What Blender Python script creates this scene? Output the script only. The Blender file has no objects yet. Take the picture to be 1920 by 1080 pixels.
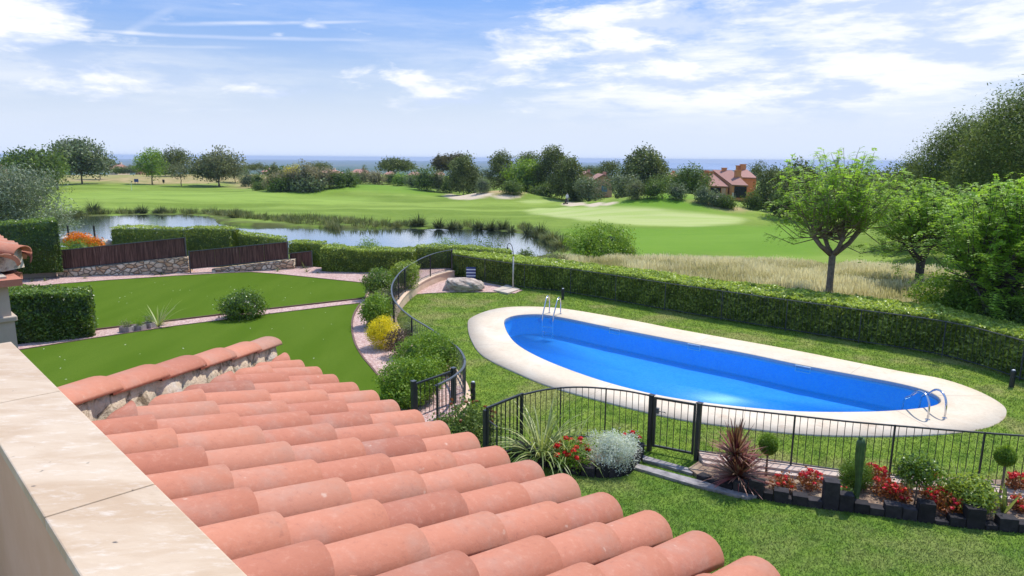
import bpy, math, random
import numpy as np
from mathutils import Vector
PI = math.pi
scene = bpy.context.scene
COL = scene.collection
def s(r, g, b):
    f = lambda c: ((c/255+.055)/1.055)**2.4 if c > 10 else c/255/12.92
    return (f(r), f(g), f(b), 1)
def R(d): return math.radians(d)

# ---------------------------------------------------------------- camera
CAMZ = 5.2; FPX = 1280.0; PITCH = math.atan(243/FPX); ROLL = R(.45)
_R = np.array([1., 0, 0]); _F = np.array([0, math.cos(PITCH), -math.sin(PITCH)]); _U = np.array([0, math.sin(PITCH), math.cos(PITCH)])
RR = _R*math.cos(ROLL)+_U*math.sin(ROLL); UU = -_R*math.sin(ROLL)+_U*math.cos(ROLL)
cam = bpy.data.cameras.new('camera'); camo = bpy.data.objects.new('camera', cam); COL.objects.link(camo)
cam.sensor_width = 36; cam.lens = 24; cam.clip_start = .05; cam.clip_end = 60000
from mathutils import Matrix
M = Matrix(((RR[0], UU[0], -_F[0], 0), (RR[1], UU[1], -_F[1], 0), (RR[2], UU[2], -_F[2], CAMZ), (0, 0, 0, 1)))
camo.matrix_world = M
scene.camera = camo
# ---------------------------------------------------------------- light
SUN_EL, SUN_AZ = 60.0, 42.0        # azimuth measured from +Y towards +X
EXPOSURE = .42
sun = bpy.data.lights.new('sun', 'SUN'); suno = bpy.data.objects.new('sun', sun); COL.objects.link(suno)
sun.energy = 3.7; sun.angle = R(.55); sun.color = (1, .955, .88)
sd = Vector((math.sin(R(SUN_AZ))*math.cos(R(SUN_EL)), math.cos(R(SUN_AZ))*math.cos(R(SUN_EL)), math.sin(R(SUN_EL))))
suno.rotation_euler = sd.to_track_quat('Z', 'Y').to_euler()
scene.view_settings.view_transform = 'Standard'; scene.view_settings.look = 'None'
scene.view_settings.exposure = EXPOSURE; scene.view_settings.gamma = 1

class NT:
    """small node tree helper"""
    def __init__(self, tree): self.t = tree; self.n = tree.nodes; self.l = tree.links
    def node(self, typ, **kw):
        o = self.n.new(typ)
        for k, v in kw.items(): setattr(o, k, v)
        return o
    def put(self, sock, v):
        if v is None: return
        if isinstance(v, bpy.types.NodeSocket): self.l.new(v, sock)
        else:
            if hasattr(sock.default_value, '__len__') and not hasattr(v, '__len__'): v = [v]*len(sock.default_value)
            if hasattr(sock.default_value, '__len__') and len(sock.default_value) == 3 and len(v) == 4: v = v[:3]
            sock.default_value = v
    def math(self, op, a, b=None, c=None, clamp=False):
        o = self.node('ShaderNodeMath', operation=op, use_clamp=clamp)
        self.put(o.inputs[0], a)
        if b is not None: self.put(o.inputs[1], b)
        if c is not None: self.put(o.inputs[2], c)
        return o.outputs[0]
    def vec(self, op, a, b=None):
        o = self.node('ShaderNodeVectorMath', operation=op); self.put(o.inputs[0], a)
        if b is not None:
            if op == 'SCALE': self.put(o.inputs[3], b)
            else: self.put(o.inputs[1], b)
        return o.outputs[1] if op in ('DOT_PRODUCT', 'LENGTH', 'DISTANCE') else o.outputs[0]
    def mix(self, f, a, b, mode='MIX'):
        o = self.node('ShaderNodeMix', data_type='RGBA', blend_type=mode, clamp_factor=True)
        self.put(o.inputs[0], f); self.put(o.inputs[6], a); self.put(o.inputs[7], b); return o.outputs[2]
    def step(self, v, a, b, lo=0, hi=1):
        o = self.node('ShaderNodeMapRange', interpolation_type='SMOOTHSTEP')
        self.put(o.inputs[0], v); self.put(o.inputs[1], a); self.put(o.inputs[2], b); self.put(o.inputs[3], lo); self.put(o.inputs[4], hi); return o.outputs[0]
    def noise(self, vec, scale, detail=3, rough=.5, dist=0):
        o = self.node('ShaderNodeTexNoise'); self.put(o.inputs['Vector'], vec)
        o.inputs['Scale'].default_value = scale; o.inputs['Detail'].default_value = detail
        o.inputs['Roughness'].default_value = rough; o.inputs['Distortion'].default_value = dist; return o.outputs[0]
    def voro(self, vec, scale, out=0, feature='F1'):
        o = self.node('ShaderNodeTexVoronoi', feature=feature); self.put(o.inputs['Vector'], vec); o.inputs['Scale'].default_value = scale
        return o.outputs[out]
    def mapv(self, vec, scale=(1, 1, 1), rot=(0, 0, 0), loc=(0, 0, 0)):
        o = self.node('ShaderNodeMapping'); self.put(o.inputs[0], vec); o.inputs[1].default_value = loc; o.inputs[2].default_value = rot; o.inputs[3].default_value = scale
        return o.outputs[0]
    def attr(self, name): return self.node('ShaderNodeAttribute', attribute_name=name).outputs['Fac']
    def ramp(self, f, stops):
        o = self.node('ShaderNodeValToRGB'); self.put(o.inputs[0], f); e = o.color_ramp.elements
        while len(e) < len(stops): e.new(.5)
        for i, (p, c) in enumerate(stops): e[i].position = p; e[i].color = c
        return o.outputs[0]
    def bump(self, h, strength=.3, dist=.01):
        o = self.node('ShaderNodeBump'); self.put(o.inputs['Height'], h); o.inputs['Strength'].default_value = strength; o.inputs['Distance'].default_value = dist
        return o.outputs[0]

# ---------------------------------------------------------------- sky
def unit(px, py):
    d = _F+RR*(px-960)/FPX-UU*(py-540)/FPX
    return d/np.linalg.norm(d)
def make_world():
    w = bpy.data.worlds.new('World'); scene.world = w; w.use_nodes = True; w.node_tree.nodes.clear()
    n = NT(w.node_tree)
    sky = n.node('ShaderNodeTexSky', sky_type='NISHITA', sun_disc=False)
    sky.sun_elevation = R(SUN_EL); sky.sun_rotation = R(SUN_AZ); sky.altitude = 100; sky.air_density = 1.0; sky.dust_density = 1.6; sky.ozone_density = 2.2
    dirv = n.node('ShaderNodeTexCoord').outputs['Generated']
    dirv = n.vec('NORMALIZE', dirv)
    sx = n.node('ShaderNodeSeparateXYZ'); n.put(sx.inputs[0], dirv); X, Y, Z = sx.outputs
    zc = n.math('ADD', n.math('MAXIMUM', Z, 0), .10)
    cx = n.node('ShaderNodeCombineXYZ'); n.put(cx.inputs[0], n.math('DIVIDE', X, zc)); n.put(cx.inputs[1], n.math('DIVIDE', Y, zc)); P = cx.outputs[0]
    az = n.math('ARCTAN2', X, Y); el = n.math('ARCSINE', Z)
    ae = n.node('ShaderNodeCombineXYZ'); n.put(ae.inputs[0], az); n.put(ae.inputs[1], n.math('MULTIPLY', el, 2.1)); A = ae.outputs[0]
    def ang(px, py):
        d = unit(px, py); return math.atan2(d[0], d[1]), math.asin(d[2])
    # soft regions where the cloud layers gather: (px, py, half width, half height, weight, tilt)
    def region(px, py, rx, ry, wt, tilt=0.):
        a, e = ang(px, py); m = n.mapv(A, loc=(0, 0, 0))
        d = n.vec('SUBTRACT', A, (a, e*2.1, 0)); d = n.mapv(d, rot=(0, 0, tilt))
        d = n.vec('MULTIPLY', d, (FPX/rx, FPX/ry/2.1, 0)); r = n.vec('LENGTH', d)
        return n.math('MULTIPLY', n.step(r, 1.0, .0), wt)
    def total(lst):
        o = None
        for a in lst:
            v = region(*a); o = v if o is None else n.math('ADD', o, v)
        return o
    cum = total([(20, 40, 240, 90, .72), (1190, 75, 340, 110, .60), (960, 110, 130, 70, .44), (800, 165, 230, 75, .38), (1040, 180, 260, 60, .25), (1330, 160, 300, 50, .25),
                 (1250, 10, 380, 50, .34), (130, 150, 240, 42, .36), (530, 172, 150, 28, .40), (1580, 120, 520, 90, .16), (585, 42, 40, 20, .34), (516, 62, 40, 16, .30), (1260, 135, 70, 30, .3)])
    n1 = n.noise(n.mapv(A, scale=(1, 1.5, 1), loc=(3.1, 1.7, 0)), 9.5, 10, .64, .35)
    cumd = n.math('ADD', cum, n.math('MULTIPLY', n.math('SUBTRACT', n1, .5), 1.8))
    cumd = n.step(cumd, .14, .66)
    cir = total([(1620, 70, 700, 170, .70, 0), (1450, 170, 520, 80, .42), (1850, 40, 400, 120, .35), (1200, 185, 620, 60, .28), (150, 180, 360, 40, .12)])
    n2 = n.noise(n.mapv(A, scale=(1.5, 7, 1), rot=(0, 0, R(-17)), loc=(5, 2, 0)), 3.2, 9, .62, .5)
    n3 = n.noise(n.mapv(A, scale=(2, 5, 1), rot=(0, 0, R(-8)), loc=(1, 9, 0)), 6, 8, .65, .3)
    cird = n.math('ADD', cir, n.math('SUBTRACT', n.math('MULTIPLY', n.math('ADD', n2, n3), 1.), 1.))
    cird = n.step(cird, .0, .85)
    veil = n.noise(n.mapv(A, scale=(1.2, 5, 1), loc=(8, 3, 0)), 1.6, 6, .6)
    veil = n.math('MULTIPLY', n.step(veil, .36, .8), .5)
    # contrails: thin streaks between two directions
    def trail(p0, p1, w, wt):
        a0, e0 = ang(*p0); a1, e1 = ang(*p1); dx, dy = a1-a0, (e1-e0)*2.1; L = math.hypot(dx, dy)
        d = n.vec('SUBTRACT', A, (a0, e0*2.1, 0))
        al = n.vec('DOT_PRODUCT', d, (dx/L, dy/L, 0)); ac = n.vec('DOT_PRODUCT', d, (-dy/L, dx/L, 0))
        ac = n.math('ADD', ac, n.math('MULTIPLY', n.math('SUBTRACT', n.noise(A, 5, 2), .5), .02))
        m = n.math('MULTIPLY', n.step(n.math('ABSOLUTE', ac), w/FPX*2.1, 0), n.math('MULTIPLY', n.step(al, 0, L*.2), n.step(al, L, L*.6)))
        return n.math('MULTIPLY', m, wt)
    tr = trail((240, 40), (770, 38), 5, .5)
    tr = n.math('ADD', tr, trail((100, 50), (800, 78), 5, .55)); tr = n.math('ADD', tr, trail((220, 66), (345, -2), 8, .3)); tr = n.math('ADD', tr, trail((60, 80), (560, 88), 5, .25))
    cover = n.math('MAXIMUM', cumd, n.math('MULTIPLY', cird, .88)); cover = n.math('MAXIMUM', cover, tr); cover = n.math('MAXIMUM', cover, veil)
    cover = n.math('MULTIPLY', cover, n.step(el, R(.5), R(5)))
    shade = n.noise(n.mapv(A, scale=(1, 1.9, 1), loc=(3.1, 1.62, 0)), 7, 7, .6)
    ccol = n.mix(n.step(shade, .40, .56), (5.2, 6.1, 8.1, 1), (8.4, 8.5, 8.8, 1))
    hz = n.mix(n.step(el, R(13), R(-1)), sky.outputs[0], (6.3, 7.0, 8.3, 1))
    hz = n.mix(n.step(el, R(2), R(14), .08, .86), hz, (1.75, 3.6, 7.9, 1))
    c = n.mix(cover, hz, ccol)
    bg = n.node('ShaderNodeBackground'); n.put(bg.inputs[0], c); bg.inputs[1].default_value = .096
    out = n.node('ShaderNodeOutputWorld'); n.l.new(bg.outputs[0], out.inputs[0])
make_world()

# ---------------------------------------------------------------- helpers
def px_ray(px, py): return _F+RR*(px-960)/FPX-UU*(py-540)/FPX
def G(px, py, z=0.):
    """the point of the level plane z that the photograph shows at a pixel"""
    d = px_ray(px, py); t = (z-CAMZ)/d[2]; return np.array([d[0]*t, d[1]*t, z])
def AT(px, py, Y):
    d = px_ray(px, py); t = Y/d[1]; return np.array([d[0]*t, Y, CAMZ+d[2]*t])
def _h(ix, iy, seed):
    v = np.sin(ix*127.1+iy*311.7+seed*74.7)*43758.5453; return v-np.floor(v)
def vnoise(x, y, seed=0):
    x = np.asarray(x, float); y = np.asarray(y, float)
    ix = np.floor(x); iy = np.floor(y); fx = x-ix; fy = y-iy; fx = fx*fx*(3-2*fx); fy = fy*fy*(3-2*fy)
    return (_h(ix, iy, seed)*(1-fx)+_h(ix+1, iy, seed)*fx)*(1-fy)+(_h(ix, iy+1, seed)*(1-fx)+_h(ix+1, iy+1, seed)*fx)*fy
def fbm(x, y, o=4, seed=0):
    a = 0; w = .5; t = 0
    for i in range(o): a = a+w*vnoise(x*2**i, y*2**i, seed+i); t += w; w *= .5
    return a/t
def sst(x, a, b):
    t = np.clip((np.asarray(x, float)-a)/(b-a), 0, 1); return t*t*(3-2*t)
def inpoly(x, y, poly):
    x = np.asarray(x, float); y = np.asarray(y, float); c = np.zeros(np.broadcast(x, y).shape, bool); n = len(poly); j = n-1
    for i in range(n):
        xi, yi = poly[i][0], poly[i][1]; xj, yj = poly[j][0], poly[j][1]
        if yi != yj: c ^= ((yi > y) != (yj > y)) & (x < (xj-xi)*(y-yi)/(yj-yi)+xi)
        j = i
    return c
def pdist(x, y, poly, closed=True):
    x = np.asarray(x, float); y = np.asarray(y, float); d = np.full(x.shape, 1e9); n = len(poly)
    for i in range(n if closed else n-1):
        ax, ay = poly[i][0], poly[i][1]; bx, by = poly[(i+1) % n][0], poly[(i+1) % n][1]
        L = (bx-ax)**2+(by-ay)**2+1e-12; t = np.clip(((x-ax)*(bx-ax)+(y-ay)*(by-ay))/L, 0, 1)
        d = np.minimum(d, np.hypot(x-ax-t*(bx-ax), y-ay-t*(by-ay)))
    return d
def spline(P, n=6, closed=False):
    P = [np.array(p, float) for p in P]; out = []; N = len(P)
    for i in range(N if closed else N-1):
        if closed: a, b, c, d = P[i-1], P[i], P[(i+1) % N], P[(i+2) % N]
        else: a, b, c, d = P[max(i-1, 0)], P[i], P[i+1], P[min(i+2, N-1)]
        for k in range(n):
            t = k/n; out.append(.5*((2*b)+(c-a)*t+(2*a-5*b+4*c-d)*t*t+(3*b-a-3*c+d)*t**3))
    if not closed: out.append(P[-1])
    return np.array(out)
def resample(P, step):
    P = np.array(P); seg = np.linalg.norm(np.diff(P, axis=0), axis=1); L = np.concatenate([[0], np.cumsum(seg)]); n = max(1, int(round(L[-1]/step)))
    tt = np.linspace(0, L[-1], n+1); return np.stack([np.interp(tt, L, P[:, k]) for k in range(P.shape[1])], 1)

def link(o, parent=None):
    COL.objects.link(o)
    if parent is not None: o.parent = parent; o.matrix_parent_inverse = parent.matrix_world.inverted() if False else Matrix.Translation(-Vector(parent.location))
    return o
def fastmesh(name, V, F, mat, parent=None, t=None, smooth=False):
    """V (n,3), F list of index arrays (m,3) or (m,4)"""
    me = bpy.data.meshes.new(name); V = np.asarray(V, np.float32)
    Fs = [np.asarray(f, np.int32) for f in (F if isinstance(F, list) else [F]) if len(f)]
    me.vertices.add(len(V)); me.vertices.foreach_set('co', V.ravel())
    tot = sum(f.size for f in Fs); npol = sum(len(f) for f in Fs)
    me.loops.add(tot); me.loops.foreach_set('vertex_index', np.concatenate([f.ravel() for f in Fs]))
    me.polygons.add(npol); st = []; o = 0
    for f in Fs:
        st.append(o+np.arange(len(f))*f.shape[1]); o += f.size
    me.polygons.foreach_set('loop_start', np.concatenate(st).astype(np.int32))
    if smooth: me.polygons.foreach_set('use_smooth', np.ones(npol, bool))
    me.update(calc_edges=True)
    if t is not None:
        a = me.attributes.new('t', 'FLOAT', 'POINT'); a.data.foreach_set('value', np.asarray(t, np.float32))
    me.materials.append(mat)
    return link(bpy.data.objects.new(name, me), parent)

class MB:
    """collects boxes, tubes and sheets that become ONE mesh"""
    def __init__(self): self.V = []; self.F = []; self.T = []; self.t = .5
    def add(self, V, F, t=None):
        o = len(self.V); self.V += [tuple(map(float, v)) for v in V]; self.F += [tuple(o+i for i in f) for f in F]
        self.T += [self.t if t is None else t]*len(V)
    def box(self, c, size, ax=None, t=None):
        """c centre, size full, ax 3 row axes"""
        ax = np.eye(3) if ax is None else np.array(ax, float); c = np.array(c, float); h = np.array(size, float)/2; V = []
        for a in (-1, 1):
            for b in (-1, 1):
                for d in (-1, 1): V.append(c+ax[0]*h[0]*a+ax[1]*h[1]*b+ax[2]*h[2]*d)
        self.add(V, [(0, 1, 3, 2), (4, 6, 7, 5), (0, 4, 5, 1), (2, 3, 7, 6), (0, 2, 6, 4), (1, 5, 7, 3)], t)
    def bar(self, a, b, w, h=None, t=None):
        a = np.array(a, float); b = np.array(b, float); h = h or w; d = b-a; L = np.linalg.norm(d); d = d/L
        up = np.array([0, 0, 1.]) if abs(d[2]) < .95 else np.array([0, 1., 0]); x = np.cross(d, up); x /= np.linalg.norm(x); u = np.cross(x, d)
        self.box((a+b)/2, (L, w, h), (d, x, u), t)
    def tube(self, path, rad, n=8, cap=True, t=None):
        P = [np.array(p, float) for p in path]; m = len(P); rad = [rad]*m if np.isscalar(rad) else rad; V = []; pu = None
        for i, p in enumerate(P):
            d = P[min(i+1, m-1)]-P[max(i-1, 0)]; d = d/(np.linalg.norm(d)+1e-9)
            if pu is None: pu = np.array([1., 0, 0]) if abs(d[0]) < .8 else np.array([0, 1., 0])
            x = pu-d*np.dot(pu, d); x /= np.linalg.norm(x)+1e-9; pu = x; y = np.cross(d, x)
            for k in range(n):
                a = 2*PI*k/n; V.append(p+(x*math.cos(a)+y*math.sin(a))*rad[i])
        F = [(i*n+k, i*n+(k+1) % n, (i+1)*n+(k+1) % n, (i+1)*n+k) for i in range(m-1) for k in range(n)]
        if cap: F += [tuple(range(n))[::-1], tuple((m-1)*n+k for k in range(n))]
        self.add(V, F, t)
    def lathe(self, c, prof, n=16, t=None):
        V = []; c = np.array(c, float)
        for (r, z) in prof:
            for k in range(n): a = 2*PI*k/n; V.append(c+np.array([r*math.cos(a), r*math.sin(a), z]))
        m = len(prof); F = [(i*n+k, i*n+(k+1) % n, (i+1)*n+(k+1) % n, (i+1)*n+k) for i in range(m-1) for k in range(n)]
        F += [tuple(range(n))[::-1], tuple((m-1)*n+k for k in range(n))]
        self.add(V, F, t)
    def prism(self, poly, z0, z1, t=None):
        n = len(poly); V = [(p[0], p[1], z0) for p in poly]+[(p[0], p[1], z1) for p in poly]
        self.add(V, [(i, (i+1) % n, n+(i+1) % n, n+i) for i in range(n)]+[tuple(range(n, 2*n)), tuple(range(n))[::-1]], t)
    def build(self, name, mat, parent=None, smooth=False, bevel=0):
        me = bpy.data.meshes.new(name); me.from_pydata(self.V, [], self.F); me.update()
        a = me.attributes.new('t', 'FLOAT', 'POINT'); a.data.foreach_set('value', np.array(self.T, np.float32))
        me.materials.append(mat)
        if smooth: me.polygons.foreach_set('use_smooth', np.ones(len(me.polygons), bool))
        o = link(bpy.data.objects.new(name, me), parent)
        if bevel:
            b = o.modifiers.new('bevel', 'BEVEL'); b.width = bevel; b.segments = 2; b.limit_method = 'ANGLE'
        if smooth == 'auto':
            me.polygons.foreach_set('use_smooth', np.zeros(len(me.polygons), bool))
        return o
def tag(o, label=None, cat=None, group=None, kind=None):
    if label: o['label'] = label
    if cat: o['category'] = cat
    if group: o['group'] = group
    if kind: o['kind'] = kind
    return o
def empty(name, loc, label, cat, group=None):
    o = bpy.data.objects.new(name, None); COL.objects.link(o); o.location = [float(v) for v in loc]; o.empty_display_size = .3
    return tag(o, label, cat, group)

# ---------------------------------------------------------------- materials
def newmat(name):
    m = bpy.data.materials.new(name); m.use_nodes = True; m.node_tree.nodes.clear(); n = NT(m.node_tree)
    n.out = n.node('ShaderNodeOutputMaterial'); n.P = n.node('ShaderNodeTexCoord').outputs['Object']
    return m, n
def finish(n, col, rough=.7, bump=None, metal=0., spec=None, transl=0., tcol=None):
    b = n.node('ShaderNodeBsdfPrincipled'); n.put(b.inputs['Base Color'], col); n.put(b.inputs['Roughness'], rough); n.put(b.inputs['Metallic'], metal)
    if spec is not None: n.put(b.inputs['Specular IOR Level'], spec)
    if bump is not None: n.l.new(bump, b.inputs['Normal'])
    sh = b.outputs[0]
    if transl:
        tr = n.node('ShaderNodeBsdfTranslucent'); n.put(tr.inputs[0], tcol if tcol is not None else col)
        mx = n.node('ShaderNodeMixShader'); mx.inputs[0].default_value = transl; n.l.new(sh, mx.inputs[1]); n.l.new(tr.outputs[0], mx.inputs[2]); sh = mx.outputs[0]
    n.l.new(sh, n.out.inputs[0])
def plain(name, c1, c2, scale=5., rough=.7, bs=.2, bd=.01, metal=0., det=5, uset=False, spec=None):
    m, n = newmat(name); f = n.noise(n.P, scale, det, .6); f = n.step(f, .3, .7)
    col = n.mix(f, c1, c2)
    if uset:
        v = n.math('ADD', n.math('MULTIPLY', n.attr('t'), .7), .65); cb = n.node('ShaderNodeCombineXYZ')
        for i in range(3): n.put(cb.inputs[i], v)
        col = n.mix(1., col, cb.outputs[0], 'MULTIPLY')
    finish(n, col, rough, n.bump(n.noise(n.P, scale*6, 4, .6), bs, bd), metal, spec); return m
def leafmat(name, dark, mid, light, rough=.5, tr=.3, spec=.35):
    m, n = newmat(name)
    col = n.ramp(n.attr('t'), [(0, dark), (.5, mid), (1, light)])
    big = n.noise(n.P, 1.3, 3, .6)
    col = n.mix(n.step(big, .3, .75, 0, .35), col, mid)
    tc = n.mix(.5, col, (light[0]*1.15, light[1]*1.25, light[2]*.6, 1))
    finish(n, col, rough, None, 0, spec, tr, tc); return m
# ---------------------------------------------------------------- outlines of the place, in metres
HR = 1.0
hedge_front = spline([G(846, 477, HR), G(960, 493, HR), G(1067, 503.5, HR), G(1273, 533.5, HR), G(1480, 562, HR), G(1613, 580, HR), G(1780, 603, HR), G(1920, 638, HR), G(2080, 682, HR), G(2300, 752, HR)], 5)[:, :2]
hedge_back = spline([G(850, 466, HR+.1), G(960, 476, HR+.1), G(1067, 486, HR+.1), G(1280, 513, HR+.1), G(1447, 533, HR+.1), G(1547, 544, HR+.1), G(1680, 561, HR+.1), G(1780, 575, HR+.1), G(1920, 604, HR+.1), G(2080, 632, HR+.1), G(2320, 688, HR+.1)], 5)[:, :2]
pool_in = spline([G(*p) for p in [(945, 605), (952, 597), (973, 592), (1013, 591), (1060, 598), (1133, 613), (1280, 642), (1397, 664), (1487, 683), (1613, 707), (1690, 722), (1740, 736), (1764, 752), (1747, 764), (1690, 771),
        (1613, 774.5), (1493, 773.5), (1380, 764), (1273, 750), (1190, 733), (1107, 709), (1023, 677), (973, 650), (952, 627)]], 6, True)[:, :2]
deck_out = spline([G(*p) for p in [(877, 612), (884, 597), (923, 582), (973, 576.5), (1053, 580), (1173, 600), (1280, 621), (1480, 657), (1680, 697), (1763, 712), (1827, 733), (1873, 757), (1887, 775), (1873, 793), (1830, 807),
        (1747, 817), (1630, 820), (1513, 817), (1413, 807), (1273, 788), (1140, 757), (1033, 727), (973, 703), (907, 670), (884, 640)]], 6, True)[:, :2]
GZ = .25
wall_curve = spline([G(p[0], p[1], .33) for p in [(849, 508), (822, 514), (797, 524), (777, 536), (760, 549), (745, 566), (736, 584), (738, 606), (752, 626), (775, 645), (800, 660), (830, 680), (858, 702), (871, 725), (869, 745), (853, 762), (835, 774), (795, 795)]], 6)[:, :2]
garden = np.vstack([wall_curve, [G(700, 900, GZ)[:2], G(200, 1100, GZ)[:2], G(-900, 1100, GZ)[:2]], [G(-1200, 560, GZ)[:2]], [G(p[0], p[1], GZ)[:2] for p in [(-100, 520), (115, 512), (355, 503), (540, 496), (640, 505), (720, 505), (800, 500), (851, 503)]]])
def zbase(x, y):
    x = np.asarray(x, float); y = np.asarray(y, float); r = np.hypot(x, y); az = np.degrees(np.arctan2(x, y))
    r0 = np.interp(az, [-40, -12, 0, 20, 40], [37, 34, 29, 28, 27]); r1 = np.interp(az, [-40, -12, 5, 25, 45], [60, 57, 54, 60, 66])
    z = -2.5*sst((r-r0)/(r1-r0), 0, 1)
    def mound(px, d, h, sx, sy):
        X = (px-960)/FPX*d; return h*np.exp(-((x-X)/sx)**2-((y-d)/sy)**2)
    z = z+mound(690, 150, 1.75, 15, 13)+mound(560, 170, .8, 14, 12)+mound(945, 128, 2.0, 9, 9)+mound(1250, 100, 2.5, 12, 9)+mound(1130, 116, .9, 7, 6)+mound(1370, 108, .9, 10, 8)
    z = z+mound(1800, 62, 1.6, 14, 14)+mound(350, 120, .35, 25, 8)
    z = z+(fbm(x/24, y/24, 3, 5)-.5)*1.7*sst(r, 60, 90)*(1-sst(r, 240, 300))
    z = z+1.4*np.exp(-((r-255)/45)**2)*sst(-x, -10, 60)
    # the hill drops to the coastal plain
    far = sst(r, 265, 900); z = z*(1-far)+(-60)*far
    z = z+(fbm(x/45, y/45, 4, 9)-.5)*11*sst(r, 500, 1000)+(fbm(x/900, y/900, 3, 12)-.5)*26*sst(r, 1500, 4000)*(1-sst(az, 8, 20))
    z = z-6*sst(az, 6, 12)*sst(r, 3800, 5200)*1.
    return z
def GT(px, py, dz=0.):
    """the point of the terrain shown at a pixel"""
    d = px_ray(px, py); lo = 20.; t = 20.; cam0 = np.array([0, 0, CAMZ])
    while t < 4000:
        p = cam0+d*t
        if p[2] < zbase(p[0], p[1])+dz: break
        lo = t; t *= 1.01
    hi = t
    for _ in range(20):
        m = (lo+hi)/2; p = cam0+d*m
        if p[2] < zbase(p[0], p[1])+dz: hi = m
        else: lo = m
    p = cam0+d*hi; return np.array([p[0], p[1], float(zbase(p[0], p[1]))])
WZ = -2.72
pond = spline([G(p[0], p[1], WZ) for p in [(40, 425), (95, 411), (130, 407), (200, 404), (300, 402.5), (375, 404), (402, 409), (412, 418), (450, 423.5), (520, 425), (600, 427), (700, 428), (800, 428.5), (900, 430.5), (960, 435), (1010, 443), (1036, 455), (1042, 470), (1020, 482),
        (900, 492), (750, 486), (600, 474), (450, 466), (300, 466), (180, 470), (80, 460)]], 4, True)[:, :2]
def gtpoly(P, n=4): return spline([GT(*p) for p in P], n, True)[:, :2]
sandp = [gtpoly(P) for P in ([(832, 368), (850, 364), (905, 361), (925, 362), (915, 368), (880, 374), (850, 373)], [(918, 370), (940, 366), (975, 366), (972, 370), (945, 372)], [(1055, 383), (1075, 379), (1125, 379), (1128, 384), (1100, 387), (1068, 387)], [(1128, 383), (1153, 378), (1156, 381), (1135, 386)])]
greenp = gtpoly([(985, 394), (1020, 390), (1100, 389), (1280, 396), (1390, 409), (1385, 418), (1300, 424), (1180, 421), (1060, 408), (1000, 401)])
greenp2 = gtpoly([(975, 378), (1010, 375), (1050, 376), (1040, 379), (1000, 381)])
greenp3 = gtpoly([(120, 362), (300, 358), (560, 362), (700, 372), (600, 384), (300, 374), (150, 372)])
dryp = [gtpoly(P) for P in ([(80, 343), (130, 334), (250, 331), (480, 331), (560, 333), (545, 345), (480, 352), (440, 353), (430, 343), (300, 346), (180, 340)], [(1290, 376), (1330, 379), (1400, 392), (1385, 397), (1340, 392)], [(905, 362), (950, 357), (1000, 362), (980, 366), (925, 368)])]
meadow = np.array([G(p[0], p[1], 0)[:2] for p in [(1040, 492), (1150, 486), (1290, 480), (1480, 478), (1660, 486), (1780, 500)]]+[G(2300, 640)[:2]]+[tuple(p+(0.2, .35)) for p in hedge_back[::-1][2:28]])
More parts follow.
